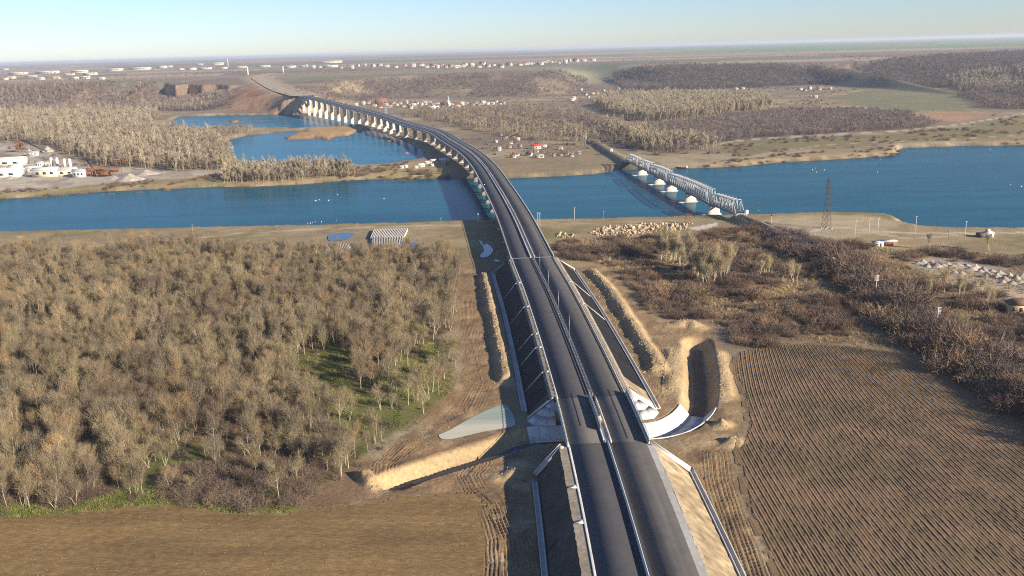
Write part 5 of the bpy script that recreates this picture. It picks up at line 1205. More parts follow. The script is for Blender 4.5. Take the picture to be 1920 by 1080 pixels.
b = MB(); b.tube((0, 0, -1), (0, 0, h), 0.5, 0.3, 8); b.build('shaft', MAT['concrete_white'], r)
b = MB(); b.box((0, 0, 0.2), (1.6, 1.6, 0.6)); b.build('base', MAT['concrete'], r)
for (x, y, h), lab in zip(D['signal'], ['dark railway signal post beside the track at the bridge end', 'white railway signal post lower down beside the track']):
    r = empty('railway_signal', (x, y, hgt(x, y)), lab, 'railway signal')
    b = MB(); b.tube((0, 0, -0.2), (0, 0, h + 1), 0.14, 0.12, 6); b.build('post', MAT['steel_dark'] if 'dark' in lab else MAT['pole_concrete'], r)
    b = MB(); b.box((0, -0.15, h + 1.2), (0.8, 0.35, 1.8)); b.build('signal_head', MAT['steel_dark'], r)
    b = MB(); b.box((0, 0, h * 0.55), (1.2, 0.6, 0.1)); b.build('platform', MAT['steel_grey'], r)

# ---------------------------------------------------------------- things lying about
def beam_stacks():
    n_of = (22, 20, 18, 13)
    lab = ['long pale precast concrete bridge beam in the largest stack on the river bank', 'long pale precast concrete bridge beam in the middle stack on the river bank', 'long pale precast concrete bridge beam in the stack nearest the wood', 'weathered concrete bridge beam in the low stack left of the others']
    for qi, q in enumerate(D['beam']):
        q = np.array(q); n = n_of[qi]; proto = None
        for i in range(n):
            t = (i + 0.5) / n
            a = q[0] + (q[1] - q[0]) * t; c = q[3] + (q[2] - q[3]) * t
            ln = float(np.linalg.norm(c - a)); w = float(np.linalg.norm(q[1] - q[0])) / n
            if proto is None:
                s = w * 0.30; hh = 1.7 if qi < 3 else 0.9
                prof = [(-s, 0), (s, 0), (s, 0.3), (s * .4, 0.5), (s * .4, hh - 0.4), (s * .95, hh - 0.2), (s * .95, hh), (-s * .95, hh), (-s * .95, hh - 0.2), (-s * .4, hh - 0.4), (-s * .4, 0.5), (-s, 0.3)]
                b = MB(); k = len(prof)
                b.add([(p[0], -0.5, p[1]) for p in prof] + [(p[0], 0.5, p[1]) for p in prof], [tuple(range(k)), tuple(range(2 * k - 1, k - 1, -1))] + [(j, k + j, k + (j + 1) % k, (j + 1) % k) for j in range(k)])
                proto = b.mesh('concrete_beam', MAT['concrete_new'] if qi < 3 else MAT['concrete'])
            m = (a + c) / 2
            o = link('concrete_beam', proto, None, (m[0], m[1], hgt(m[0], m[1]) + 0.1), math.atan2(c[1] - a[1], c[0] - a[0]) - math.pi / 2 + random.uniform(-.004, .004))
            o.scale = (1, ln * random.uniform(0.98, 1.0), random.uniform(0.97, 1.03))
            tag(o, lab[qi], 'concrete beam', 'precast beams stacked on the river bank')
beam_stacks()

def rock_mesh(seed, m, n=10):
    rg = np.random.default_rng(seed); b = MB()
    lat = [(-0.5, 0.55), (-0.05, 1.0), (0.38, 0.72)]
    V = []
    for z, rad in lat:
        for k in range(6):
            a = k * math.pi / 3 + 0.4 * rg.random(); rr_ = rad * (0.75 + 0.5 * rg.random())
            V.append((0.62 * rr_ * math.cos(a), 0.55 * rr_ * math.sin(a), z * (0.8 + 0.4 * rg.random())))
    V.append((0.1 * rg.random(), 0.1, 0.5))
    F = [tuple(range(5, -1, -1))]
    for l in range(2): F += [(l * 6 + k, l * 6 + (k + 1) % 6, l * 6 + 6 + (k + 1) % 6, l * 6 + 6 + k) for k in range(6)]
    F += [(12 + k, 12 + (k + 1) % 6, 18) for k in range(6)]
    b.add(V, F); return b.mesh('rock', m)
ROCKS = [rock_mesh(40 + i, MAT['rock']) for i in range(6)]
def spread(poly, n, seed=1, mind=0.0):
    P = np.array(poly)[:, :2]; lo = P.min(0); hi = P.max(0); rg = np.random.default_rng(seed); out = []
    while len(out) < n:
        p = lo + (hi - lo) * rg.random(2)
        if inside(np.array([p[0]]), np.array([p[1]]), P)[0] and all((p[0] - q[0]) ** 2 + (p[1] - q[1]) ** 2 > mind ** 2 for q in out[-400:]): out.append(p)
    return np.array(out)
def rocks(pts, smin, smax, label, group):
    for i, p in enumerate(pts):
        s = random.uniform(smin, smax) * random.choice((0.8, 1, 1, 1.35))
        o = link('rock', ROCKS[i % 6], None, (p[0], p[1], hgt(p[0], p[1]) + 0.32 * s), random.uniform(0, 6.3))
        o.scale = (s * random.uniform(.8, 1.5), s, s * random.uniform(.7, 1.2)); tag(o, label, 'rock', group)
rocks(spread(L['rubble'], 272, 3, 0.9), 0.75, 1.6, 'pale broken rock in the wide field of rubble on the right river bank', 'rubble on the right river bank')
rocks(spread(L['rubble_b'], 24, 4, 0.9), 0.7, 1.4, 'pale broken rock in the small patch of rubble near the road bridge', 'small rubble patch near the road bridge')

def heap_mesh(seed, m):
    rg = np.random.default_rng(seed); nr, na = 7, 16; V = []; ph = rg.random(4) * 6
    for i in range(nr):
        t = i / (nr - 1)
        for k in range(na):
            a = k * 2 * math.pi / na
            rad = t * (1 + 0.13 * math.sin(2 * a + ph[0]) + 0.09 * math.sin(3 * a + ph[1])) + 0.0
            V.append((rad * math.cos(a), rad * math.sin(a), (1 - t) * (1 - 0.12 * math.sin(t * 3.1)) + 0.04 * (rg.random() - .5) - (0.1 if i == nr - 1 else 0)))
    F = [(i * na + k, i * na + na + k, i * na + na + (k + 1) % na, i * na + (k + 1) % na) for i in range(nr - 1) for k in range(na)]
    return raw_mesh('gravel_heap', V, F, m, True)
HEAPS = [heap_mesh(60 + i, MAT['gravel']) for i in range(5)]
for i, (x, y) in enumerate(D['heap']):
    o = link('gravel_heap', HEAPS[i % 5], None, (x, y, hgt(x, y) - 0.05), random.uniform(0, 6))
    o.scale = (random.uniform(1.8, 3.6), random.uniform(1.8, 3.2), random.uniform(1.0, 2.3)); tag(o, 'pale tipped load of gravel in the rows of heaps beside the gravel yard', 'gravel heap', 'tipped gravel heaps beside the yard')
hl = ['large pale cone of sand in front of the rusty plant frame', 'cone of gravel behind the silos, left one', 'cone of gravel behind the silos, right one', 'flat spread heap of grey gravel at the right end of the plant', 'low sand heap before the white shed', 'low heap of sand beside the large pale cone', 'small dark gravel heap behind the white shed']
for i, (x, y, w, h) in enumerate(D['plant_heap']):
    o = link('gravel_heap', HEAPS[i % 5], None, (x, y, hgt(x, y) - 0.1), i * 1.3); o.scale = (w, w * 0.9, h); tag(o, hl[i], 'gravel heap', 'stock piles at the gravel plant')

def gull_mesh():
    b = MB()
    rings = [(-0.32, 0.03, 0.10), (-0.15, 0.11, 0.12), (0.08, 0.13, 0.13), (0.26, 0.06, 0.16)]
    n = 6; V = []
    for x, rd, z in rings: V += [(x, rd * math.cos(k * math.pi / 3), z + rd * math.sin(k * math.pi / 3)) for k in range(n)]
    F = [tuple(range(n - 1, -1, -1)), tuple(range(18, 24))]
    for l in range(3): F += [(l * n + k, l * n + (k + 1) % n, l * n + n + (k + 1) % n, l * n + n + k) for k in range(n)]
    b.add(V, F)
    b.tube((0.24, 0, 0.20), (0.34, 0, 0.30), 0.055, 0.07, 6); b.tube((0.34, 0, 0.30), (0.47, 0, 0.28), 0.06, 0.01, 5)
    b.add([(-0.3, -0.06, 0.11), (-0.3, 0.06, 0.11), (-0.52, 0.04, 0.13), (-0.52, -0.04, 0.13)], [(0, 1, 2, 3)])
    return b.mesh('gull', MAT['gull'], True)
GULL = gull_mesh()
for i, (x, y) in enumerate(D['gull']):
    o = link('gull', GULL, None, (x, y, WATER - 0.02), random.uniform(0, 6)); o.scale = (1.9,) * 3
    tag(o, 'small white water bird floating on the blue river', 'bird', 'white birds floating on the river')
x, y = D['boat'][0]
r = empty('barge', (x, y, WATER), 'small dark flat barge moored at the far right bank', 'boat', None, 2.6)
b = MB(); b.add([(-5, -1.2, -.2), (5, -1.2, -.2), (6.5, 0, .3), (5, 1.2, -.2), (-5, 1.2, -.2), (-5.4, -1.7, 1), (5.2, -1.7, 1), (7.4, 0, 1.3), (5.2, 1.7, 1), (-5.4, 1.7, 1)], [(4, 3, 2, 1, 0), (5, 6, 7, 8, 9)] + [(k, (k + 1) % 5, 5 + (k + 1) % 5, 5 + k) for k in range(5)]); b.build('hull', MAT['steel_dark'], r)
b = MB(); b.box((-3, 0, 1.7), (2.4, 2.2, 1.6)); b.build('cabin', MAT['white_wall'], r)

# ---------------------------------------------------------------- houses
def house_proto(w, d, h, rh, wall, roof, chim=True):
    b = MB(); b.box((0, 0, h / 2 - 0.3), (w, d, h + 0.6)); b.add([(-w / 2, -d / 2, h), (-w / 2, d / 2, h), (-w / 2, 0, h + rh * .93)], [(0, 2, 1)]); b.add([(w / 2, -d / 2, h), (w / 2, d / 2, h), (w / 2, 0, h + rh * .93)], [(0, 1, 2)])
    mw = b.mesh('wall', wall)
    b = MB(); e = 0.5; t = 0.22
    for s in (-1, 1):
        b.add([(-w / 2 - e, s * (d / 2 + e), h - e * rh / (d / 2)), (w / 2 + e, s * (d / 2 + e), h - e * rh / (d / 2)), (w / 2 + e, 0, h + rh), (-w / 2 - e, 0, h + rh), (-w / 2 - e, s * (d / 2 + e), h - e * rh / (d / 2) + t), (w / 2 + e, s * (d / 2 + e), h - e * rh / (d / 2) + t), (w / 2 + e, 0, h + rh + t), (-w / 2 - e, 0, h + rh + t)], [(0, 1, 2, 3), (4, 7, 6, 5), (0, 4, 5, 1), (0, 3, 7, 4), (1, 5, 6, 2)])
    mr = b.mesh('roof', roof)
    b = MB(); b.box((w * .25, d * .15, h + rh * 0.9), (0.8, 0.8, 1.8)); mc = b.mesh('chimney', roof)
    mwi = ()
    for k in (-0.28, 0.0, 0.28):
        b = MB(); b.box((k * w, -d / 2 - 0.02, h * .55), (w * .13, 0.1, h * .36)); mwi += (('window', b.mesh('window', MAT['window_dark'])),)
    return (('wall', mw), ('roof', mr)) + mwi + ((('chimney', mc),) if chim else ())
HOUSES = [house_proto(11, 8, 4.2, 3.0, MAT['white_wall'], MAT['brown_tile']), house_proto(13, 9, 4.6, 3.4, MAT['white_wall'], MAT['red_tile']), house_proto(10, 8, 5.8, 2.6, MAT['white_wall'], MAT['grey_roof']), house_proto(14, 8, 3.6, 2.4, MAT['cream_wall'], MAT['grey_roof'])]
def house(x, y, kind, label, group, rot, sc=1.0):
    r = empty('house', (x, y, hgt(x, y)), label, 'house', group, rot); r.scale = (sc,) * 3
    for nm, me in HOUSES[kind]: link(nm, me, r)
hk = ['white house with brown roof', 'white house with red roof', 'tall white house with grey roof', 'long cream house with grey roof']
for i, (x, y) in enumerate(D['house_plateau']):
    k = random.choice((0, 2, 2, 3, 1)); house(x, y, k, hk[k] + ' in the far town on the plateau', 'houses of the far town on the plateau', random.uniform(-.6, .6), random.uniform(1.3, 2.0))
for i, (x, y) in enumerate(D['house_village']):
    k = random.choice((0, 1, 2, 2, 3)); house(x, y, k, hk[k] + ' in the village below the wooded hills', 'houses of the village below the hills', random.uniform(-.7, .7), random.uniform(0.6, 0.95))
for i, (x, y) in enumerate(D['house_ravine']):
    k = random.choice((0, 2, 2, 3)); house(x, y, k, hk[k] + ' among trees at the ravine mouth', 'houses below the ravine and hills', random.uniform(-.7, .7), random.uniform(0.55, 0.85))
for i, (x, y) in enumerate(D['house_hamlet']):
    k = random.choice((0, 0, 2, 3)); house(x, y, k, hk[k] + ' in the hamlet on the far bank', 'houses of the hamlet on the far bank', random.uniform(-.5, .5), random.uniform(0.38, 0.6))
x, y = D['big_red_house'][0]
r = empty('house', (x, y, hgt(x, y)), 'house with bright red metal roof in the far bank hamlet', 'house', None, 0.15); r.scale = (.62,) * 3
for nm, me in house_proto(18, 10, 5, 3.2, MAT['white_wall'], MAT['red_sheet']): link(nm, me, r)
x, y = D['village_hall'][0]
r = empty('house', (x, y, hgt(x, y)), 'largest house of the distant village, brick red walls and roof', 'house', None, 0.3)
for nm, me in house_proto(24, 14, 9, 5, MAT['red_tile'], MAT['red_tile']): link(nm, me, r)
x, y = D['long_barn'][0]
r = empty('barn', (x, y, hgt(x, y)), 'long low white barn in front of the distant village', 'barn', None, 0.05)
for nm, me in house_proto(24, 8, 3.5, 1.6, MAT['white_wall'], MAT['white_wall'], False): link(nm, me, r)
def church(x, y):
    r = empty('church', (x, y, hgt(x, y)), 'white village church with tall pointed spire', 'church')
    b = MB(); b.box((0, 6, 3), (9, 16, 7)); b.build('nave', MAT['white_wall'], r)
    b = MB(); w, d, h, rh = 9.8, 16.8, 6.4, 4
    b.add([(-w / 2, 6 - d / 2, h), (w / 2, 6 - d / 2, h), (w / 2, 6 + d / 2, h), (-w / 2, 6 + d / 2, h), (0, 6 - d / 2, h + rh), (0, 6 + d / 2, h + rh)], [(0, 3, 5, 4), (1, 4, 5, 2), (0, 4, 1), (3, 2, 5), (0, 1, 2, 3)]); b.build('roof', MAT['grey_roof'], r)
    b = MB(); b.box((0, -3.5, 6.5), (4.4, 4.4, 14)); b.build('tower', MAT['white_wall'], r)
    b = MB(); b.add([(-2.5, -6, 13.5), (2.5, -6, 13.5), (2.5, -1, 13.5), (-2.5, -1, 13.5), (0, -3.5, 23)], [(0, 1, 4), (1, 2, 4), (2, 3, 4), (3, 0, 4), (3, 2, 1, 0)]); b.build('spire', MAT['blue_sheet'], r)
church(*D['church'][0])

# the industrial town on the plateau
def hall(i, x, y, w, d, h):
    z = hgt(x, y)
    roofm = MAT['blue_sheet'] if i in (8, 15) else MAT['grey_roof'] if i % 3 else MAT['white_wall']
    r = empty('factory_hall', (x, y, z), 'long low white factory hall on the far plateau at the left', 'factory', 'halls of the industrial town', 0.08 * math.sin(i))
    b = MB(); b.box((0, 0, h / 2 - 1), (w, d, h + 2)); b.build('wall', MAT['white_wall'] if i % 2 else MAT['cream_wall'], r)
    b = MB(); n = max(1, int(d / 28))
    for k in range(n):
        y0 = -d / 2 + d * k / n; y1 = -d / 2 + d * (k + 1) / n
        b.add([(-w / 2, y0, h), (w / 2, y0, h), (w / 2, y1, h), (-w / 2, y1, h), (-w / 2, (y0 + y1) / 2, h + 2.2), (w / 2, (y0 + y1) / 2, h + 2.2)], [(0, 1, 5, 4), (3, 4, 5, 2), (0, 4, 3), (1, 2, 5)])
    b.build('roof', roofm, r)
    b = MB(); b.box((0, -d / 2 - 0.1, h * .62), (w * .9, 0.5, h * .2)); b.build('window', MAT['window_dark'], r)
for i, a in enumerate(D['hall']): hall(i, a[0], a[1], a[2] * .62, a[3] * .6, a[4] * 1.1)
for (x, y), h, lab in zip(D['chimney'], (48, 26, 22), ['tall white works chimney rising above the far halls', 'white water tower at the head of the far road cutting, left', 'white water tower near the far road cutting, right']):
    r = empty('works_chimney', (x, y, hgt(x, y)), lab, 'chimney')
    b = MB(); b.tube((0, 0, -1), (0, 0, h), 3.2, 2.0, 10); b.build('shaft', MAT['white_wall'], r)
    b = MB(); b.tube((0, 0, h), (0, 0, h + 2.4), 3.0, 3.4, 10); b.build('cap', MAT['white_wall'], r)

# ---------------------------------------------------------------- the gravel plant on the far bank
sl = ['rust stained silo at the left end of the row of four', 'second silo of the row of four at the gravel plant', 'third silo of the row of four at the gravel plant', 'silo at the right end of the row of four']
for i, ((x, y), lab) in enumerate(zip(D['silo'], sl)):
    r = empty('silo', (x, y, hgt(x, y)), lab, 'silo', 'silos of the gravel plant'); m = MAT['cream_wall'] if i == 0 else MAT['white_wall']
    b = MB(); b.tube((0, 0, 3.0), (0, 0, 11.5), 1.7, 1.7, 12); b.build('drum', m, r)
    b = MB(); b.tube((0, 0, 11.5), (0, 0, 12.8), 1.7, 0.4, 12); b.build('dome', m, r)
    b = MB(); b.tube((0, 0, 3.0), (0, 0, 1.2), 1.7, 0.4, 12); b.build('hopper', m, r)
    for k in range(4):
        b = MB(); a = k * math.pi / 2 + 0.78; b.beam((1.5 * math.cos(a), 1.5 * math.sin(a), -0.2), (1.5 * math.cos(a), 1.5 * math.sin(a), 3.2), 0.25, 0.25); b.build('leg', MAT['steel_grey'], r)
sh = ['big white hall farthest left at the gravel plant', 'big white hall in front at the left of the gravel plant', 'tall narrow white block beside the front hall', 'small white office between hall and silos', 'long cream shed left of the silos', 'long cream shed below the silos', 'small white hut behind the sheds', 'low white shed behind the office', 'white shed by the two cones of gravel', 'small dark roofed shed right of the silos']
for i, (x, y, w, d, h) in enumerate(D['shed']):
    r = empty('plant_shed', (x, y, hgt(x, y)), sh[i], 'shed', 'sheds of the gravel plant', 0.15)
    wm = MAT['cream_wall'] if i in (4, 5) else MAT['white_wall']
    for nm, me in house_proto(w, d, h, min(3.0, d * .18), wm, MAT['blue_sheet'] if i == 9 else MAT['white_wall'] if i < 5 else MAT['grey_roof'], False): link(nm, me, r)
for (p, q), lab, m in zip(D['conveyor'], ['long dark conveyor sloping over the trees behind the plant', 'short rusty conveyor on the rusty frame', 'rusty conveyor leading to the large sand cone'], (MAT['steel_dark'], MAT['rust'], MAT['rust'])):
    p = np.array((*p, hgt(*p) + 10)); q = np.array((*q, hgt(*q) + 2.5))
    r = empty('conveyor', tuple(p * .5 + q * .5 - (0, 0, 5)), lab, 'conveyor'); o = Vector(r.location)
    b = MB(); b.beam(p - o, q - o, 1.8, 1.0); b.build('belt_frame', m, r)
    for t in (0.1, 0.4, 0.7):
        c = p + (q - p) * t - np.array(o); b = MB()
        for s in (-0.8, 0.8): b.beam(c + (s, 0, 0), c + (s * 1.8, 0, -c[2] + hgt(*(p + (q - p) * t)[:2]) - o.z), 0.25, 0.25)
        b.build('trestle', m, r)
for (x, y), lab in zip(D['rust_frame'], ['rusty sorting frame with bunkers at the gravel plant, left one', 'rusty sorting frame with bunkers at the gravel plant, right one', 'dark rusty hopper tower behind the gravel cones']):
    r = empty('sorting_frame', (x, y, hgt(x, y)), lab, 'machinery', 'rusty machines of the gravel plant', 0.1)
    w, d, h = (22, 8, 7) if 'dark' not in lab else (8, 8, 12)
    for k in range(6):
        b = MB(); b.beam((-w / 2 + w * (k % 3) / 2, (-d / 2 if k < 3 else d / 2), -0.3), (-w / 2 + w * (k % 3) / 2, (-d / 2 if k < 3 else d / 2), h), 0.5, 0.5); b.build('column', MAT['rust'], r)
    b = MB()
    for s in (-1, 1): b.beam((-w / 2, s * d / 2, h), (w / 2, s * d / 2, h), 0.5, 0.6); b.beam((-w / 2, s * d / 2, h * .5), (w / 2, s * d / 2, h), 0.3, 0.3); b.beam((-w / 2, s * d / 2, h), (w / 2, s * d / 2, h * .5), 0.3, 0.3)
    b.build('girder', MAT['rust'], r)
    b = MB(); b.box((-w * .2, 0, h * .55), (w * .4, d * .9, h * .5)); b.build('bunker', MAT['rust'], r)
    b = MB(); b.box((w * .25, 0, h * .8), (w * .3, d * .8, h * .3)); b.build('screen_box', MAT['steel_dark'], r)

# odd huts
for (x, y), lab, w in zip(D['shed_right'], ['low flat roofed shelter with white edge in the scrub by the railway', 'pale concrete slab hut left of the shelter in the scrub'], (9, 5)): cabin('shelter', lab, x, y, hgt(x, y), w, 4, 2.4, MAT['rust'] if w > 5 else MAT['cream_wall'], MAT['white_wall'], 0.05, 'shelter')
x, y = D['kiosk'][0]
r = empty('kiosk', (x, y, hgt(x, y)), 'small white kiosk with stepped roof on the riverside track', 'hut')
b = MB(); b.box((0, 0, 1.4), (4.6, 3.6, 3.2)); b.build('wall', MAT['white_wall'], r)
b = MB(); b.box((-0.6, 0, 3.6), (2.0, 2.4, 1.6)); b.build('roof_turret', MAT['white_wall'], r)
b = MB(); b.box((-4.4, 0, 1.2), (4.0, 3.6, 2.6)); b.build('dark_annex', MAT['steel_dark'], r)
b = MB(); b.box((0.6, -1.83, 1.1), (0.9, 0.08, 2.0)); b.build('door', MAT['steel_dark'], r)
x, y = D['yellow_house'][0]
r = empty('house', (x, y, hgt(x, y)), 'yellow house with dark windows at the right edge of the scrub', 'house', None, -0.2)
b = MB(); b.box((0, 0, 2.0), (9, 7, 4.6)); b.build('wall', MAT['yellow_wall'], r)
b = MB(); b.add([(-5, -4, 4.3), (5, -4, 4.3), (5, 4, 4.3), (-5, 4, 4.3), (-2, 0, 6.4), (2, 0, 6.4)], [(0, 1, 5, 4), (1, 2, 5), (2, 3, 4, 5), (3, 0, 4), (3, 2, 1, 0)]); b.build('roof', MAT['brown_tile'], r)
for k in (-2.6, 0, 2.6):
    b = MB(); b.box((k, -3.53, 2.2), (1.2, 0.1, 1.6)); o = b.build('window', MAT['window_dark'], r); b = MB(); b.box((k, -3.6, 1.3), (1.5, 0.25, 0.15)); b.build('sill', MAT['white_wall'], o)
# huts and crates by the spit under the bridge
tn = ['white', 'red', 'grey']
TENT = [house_proto(6, 4, 2.2, 1.2, MAT['white_wall'], MAT[k], False) for k in ('white_wall', 'red_tile', 'grey_roof')]
for i, (x, y) in enumerate(D['tent']):
    k = (0, 1, 0, 1, 1, 0, 0, 2, 0, 2, 0, 2)[i]
    r = empty('site_hut', (x, y, hgt(x, y)), 'small site hut with %s roof on the spit by the bridge shadow' % tn[k], 'hut', 'site huts on the spit', random.uniform(-.5, .5)); r.scale = (random.uniform(.7, 1.1),) * 3
    for nm, me in TENT[k]: link(nm, me, r)

# ---------------------------------------------------------------- plants
def blades(P, Dv, ln, w, rg):
    """thin triangles: P base points, Dv directions"""
    n = len(P); side = np.cross(Dv, rg.normal(size=(n, 3))); side /= np.linalg.norm(side, axis=1)[:, None] + 1e-9
    a = P - side * (w / 2)[:, None]; b_ = P + side * (w / 2)[:, None]; c = P + Dv * ln[:, None]
    V = np.stack([a, b_, c], 1).reshape(-1, 3)
    return V, np.arange(3 * n).reshape(n, 3)

def unit(v): return v / (np.linalg.norm(v, axis=-1, keepdims=True) + 1e-9)

def tree_parts(seed, h, spread_, limbs, twigs, tw_len, tw_w, up=0.9, stem=0.14, ivy=0, multi=1, lean=0.06):
    rg = np.random.default_rng(seed); b = MB(); LP = []; LD = []
    for st in range(multi):
        base = np.array((rg.normal() * 0.3 * (multi > 1), rg.normal() * 0.3 * (multi > 1), -0.3))
        top = base + np.array((rg.normal() * lean * h + (multi > 1) * rg.normal() * 0.12 * h, rg.normal() * lean * h + (multi > 1) * rg.normal() * .12 * h, h * rg.uniform(0.78, 0.95)))
        mid = (base + top) / 2 + rg.normal(size=3) * (0.03 * h, 0.03 * h, 0)
        b.tube(base, mid, stem, stem * .62, 5, False); b.tube(mid, top, stem * .62, stem * .15, 5, False)
        for k in range(limbs // multi):
            t = rg.uniform(0.22, 0.92) ** 0.8
            p = base + (mid - base) * (t * 2) if t < 0.5 else mid + (top - mid) * (t * 2 - 1)
            a = rg.uniform(0, 2 * math.pi); e = up * rg.uniform(0.7, 1.4)
            dv = unit(np.array((math.cos(a), math.sin(a), e)))
            ln = spread_ * rg.uniform(0.65, 1.15) * (1.15 - 0.55 * t)
            q = p + dv * ln * 0.55; r_ = q + unit(dv + np.array((0, 0, 0.5)) + 0.25 * rg.normal(size=3)) * ln * 0.5
            b.tube(p, q, stem * .42 * (1.1 - .6 * t), stem * .25 * (1.1 - .6 * t), 3, False); b.tube(q, r_, stem * .25 * (1.1 - .6 * t), 0.02, 3, False)
            for s_ in np.linspace(0.35, 1, 8):
                pp = p + (q - p) * s_ / .55 if s_ < .55 else q + (r_ - q) * (s_ - .55) / .45
                LP.append(pp); LD.append(unit(r_ - p))
    LP = np.array(LP); LD = np.array(LD)
    i = rg.integers(0, len(LP), twigs)
    P = LP[i] + rg.normal(size=(twigs, 3)) * 0.12 * spread_ * np.array((1, 1, 0.8))
    Dv = unit(LD[i] * 0.8 + rg.normal(size=(twigs, 3)) * 0.55 + np.array((0, 0, 0.45)))
    V, F = blades(P, Dv, tw_len * rg.uniform(0.5, 1.3, twigs), tw_w * rg.uniform(0.6, 1.4, twigs), rg)
    return b, V, F

def leafy(seed, h, n, wmax):
    rg = np.random.default_rng(seed)
    P = np.stack([rg.normal(size=n) * 0.28 * h, rg.normal(size=n) * .28 * h, h * (0.15 + 0.75 * rg.random(n))], 1)
    return blades(P, unit(rg.normal(size=(n, 3)) + (0, 0, .3)), wmax * rg.uniform(.6, 1.3, n), wmax * .7 * rg.uniform(.6, 1.3, n), rg)

def shrub_mesh(seed, h, w, n, tw, m, name='shrub'):
    """a rounded thicket of stems"""
    rg = np.random.default_rng(seed)
    k = max(5, n // 30); a = rg.uniform(0, 2 * math.pi, k); rr_ = w * 0.5 * np.sqrt(rg.random(k))
    cx = np.stack([rr_ * np.cos(a), rr_ * np.sin(a), h * (0.28 + 0.62 * rg.random(k)) * (1 - 0.45 * (rr_ / (w * .5)) ** 2)], 1)
    i = rg.integers(0, k, n)
    P = cx[i] * np.stack([np.ones(n), np.ones(n), rg.random(n) ** 0.6], 1) + rg.normal(size=(n, 3)) * (0.13 * w, 0.13 * w, 0.07 * h)
    P[:, 2] = np.clip(P[:, 2], 0.02 * h, None)
    Dv = unit(np.stack([P[:, 0] / w, P[:, 1] / w, np.full(n, 0.55)], 1) + rg.normal(size=(n, 3)) * 0.55)
    V, F = blades(P, Dv, 0.34 * h * rg.uniform(.5, 1.4, n), tw * rg.uniform(.6, 1.4, n), rg)
    s = 26; a = rg.uniform(0, 6.28, s); Pb = np.stack([.12 * w * np.cos(a), .12 * w * np.sin(a), np.full(s, -.1)], 1)
    V2, F2 = blades(Pb, unit(np.stack([np.cos(a) * .5, np.sin(a) * .5, np.full(s, .9)], 1) + .2 * rg.normal(size=(s, 3))), h * rg.uniform(.5, .9, s), np.full(s, tw * 1.6), rg)
    return raw_mesh(name, np.vstack([V, V2]), np.vstack([F, F2 + len(V)]), m)

def make_tree(seed, h, spread_, limbs, twigs, tw_len, tw_w, mt, mb_, **kw):
    b, V, F = tree_parts(seed, h, spread_, limbs, twigs, tw_len, tw_w, **kw)
    return b.mesh('trunk', mb_), raw_mesh('crown', V, F, mt)
def joined(pair, name):
    """trunk and crown as one mesh, for trees standing in a mass"""
    t, c = pair; V = []; F = []; mi = []; n = 0
    for k, me in enumerate((t, c)):
        v = np.zeros(len(me.vertices) * 3); me.vertices.foreach_get('co', v); V.append(v.reshape(-1, 3))
        for p in me.polygons: F.append(tuple(i + n for i in p.vertices)); mi.append(k)
        n += len(me.vertices)
    return raw_mesh(name, np.vstack(V), F, [t.materials[0], c.materials[0]], False, mi)

def scatter(name, pts, scl, meshes, label, cat, flat=0.0):
    """one mass of plants: copies of a few plants stood on many points"""
    c = bpy.data.collections.new(name + '_kinds')
    for me in meshes: c.objects.link(bpy.data.objects.new(name + '_kind', me))
    n = len(pts)
    me = bpy.data.meshes.new(name); me.vertices.add(n); me.vertices.foreach_set('co', np.asarray(pts, np.float32).ravel())
    for nm, typ, key, arr in (('scl', 'FLOAT_VECTOR', 'vector', np.asarray(scl, np.float32)), ('rot', 'FLOAT_VECTOR', 'vector', np.stack([np.zeros(n), np.zeros(n), RNG.uniform(0, 6.28, n)], 1).astype(np.float32)), ('pick', 'INT', 'value', RNG.integers(0, len(meshes), n).astype(np.int32))):
        at = me.attributes.new(nm, typ, 'POINT'); at.data.foreach_set(key, arr.ravel())
    o = link(name, me); tag(o, label, cat, None, 'stuff')
    g = bpy.data.node_groups.new(name, 'GeometryNodeTree')
    g.interface.new_socket('Geometry', in_out='INPUT', socket_type='NodeSocketGeometry'); g.interface.new_socket('Geometry', in_out='OUTPUT', socket_type='NodeSocketGeometry')
    N = g.nodes; gi = N.new('NodeGroupInput'); go = N.new('NodeGroupOutput'); ip = N.new('GeometryNodeInstanceOnPoints'); ci = N.new('GeometryNodeCollectionInfo')
    ci.inputs['Collection'].default_value = c; ci.inputs['Separate Children'].default_value = True; ci.inputs['Reset Children'].default_value = True
    def attr(nm, typ):
        a = N.new('GeometryNodeInputNamedAttribute'); a.data_type = typ; a.inputs['Name'].default_value = nm; return a.outputs['Attribute']
    g.links.new(gi.outputs[0], ip.inputs['Points']); g.links.new(ci.outputs[0], ip.inputs['Instance'])
    ip.inputs['Pick Instance'].default_value = True
    g.links.new(attr('pick', 'INT'), ip.inputs['Instance Index'])
    e2r = N.new('FunctionNodeEulerToRotation'); g.links.new(attr('rot', 'FLOAT_VECTOR'), e2r.inputs[0]); g.links.new(e2r.outputs[0], ip.inputs['Rotation'])
    g.links.new(attr('scl', 'FLOAT_VECTOR'), ip.inputs['Scale']); g.links.new(ip.outputs[0], go.inputs[0])
    md = o.modifiers.new('plants', 'NODES'); md.node_group = g
    return o

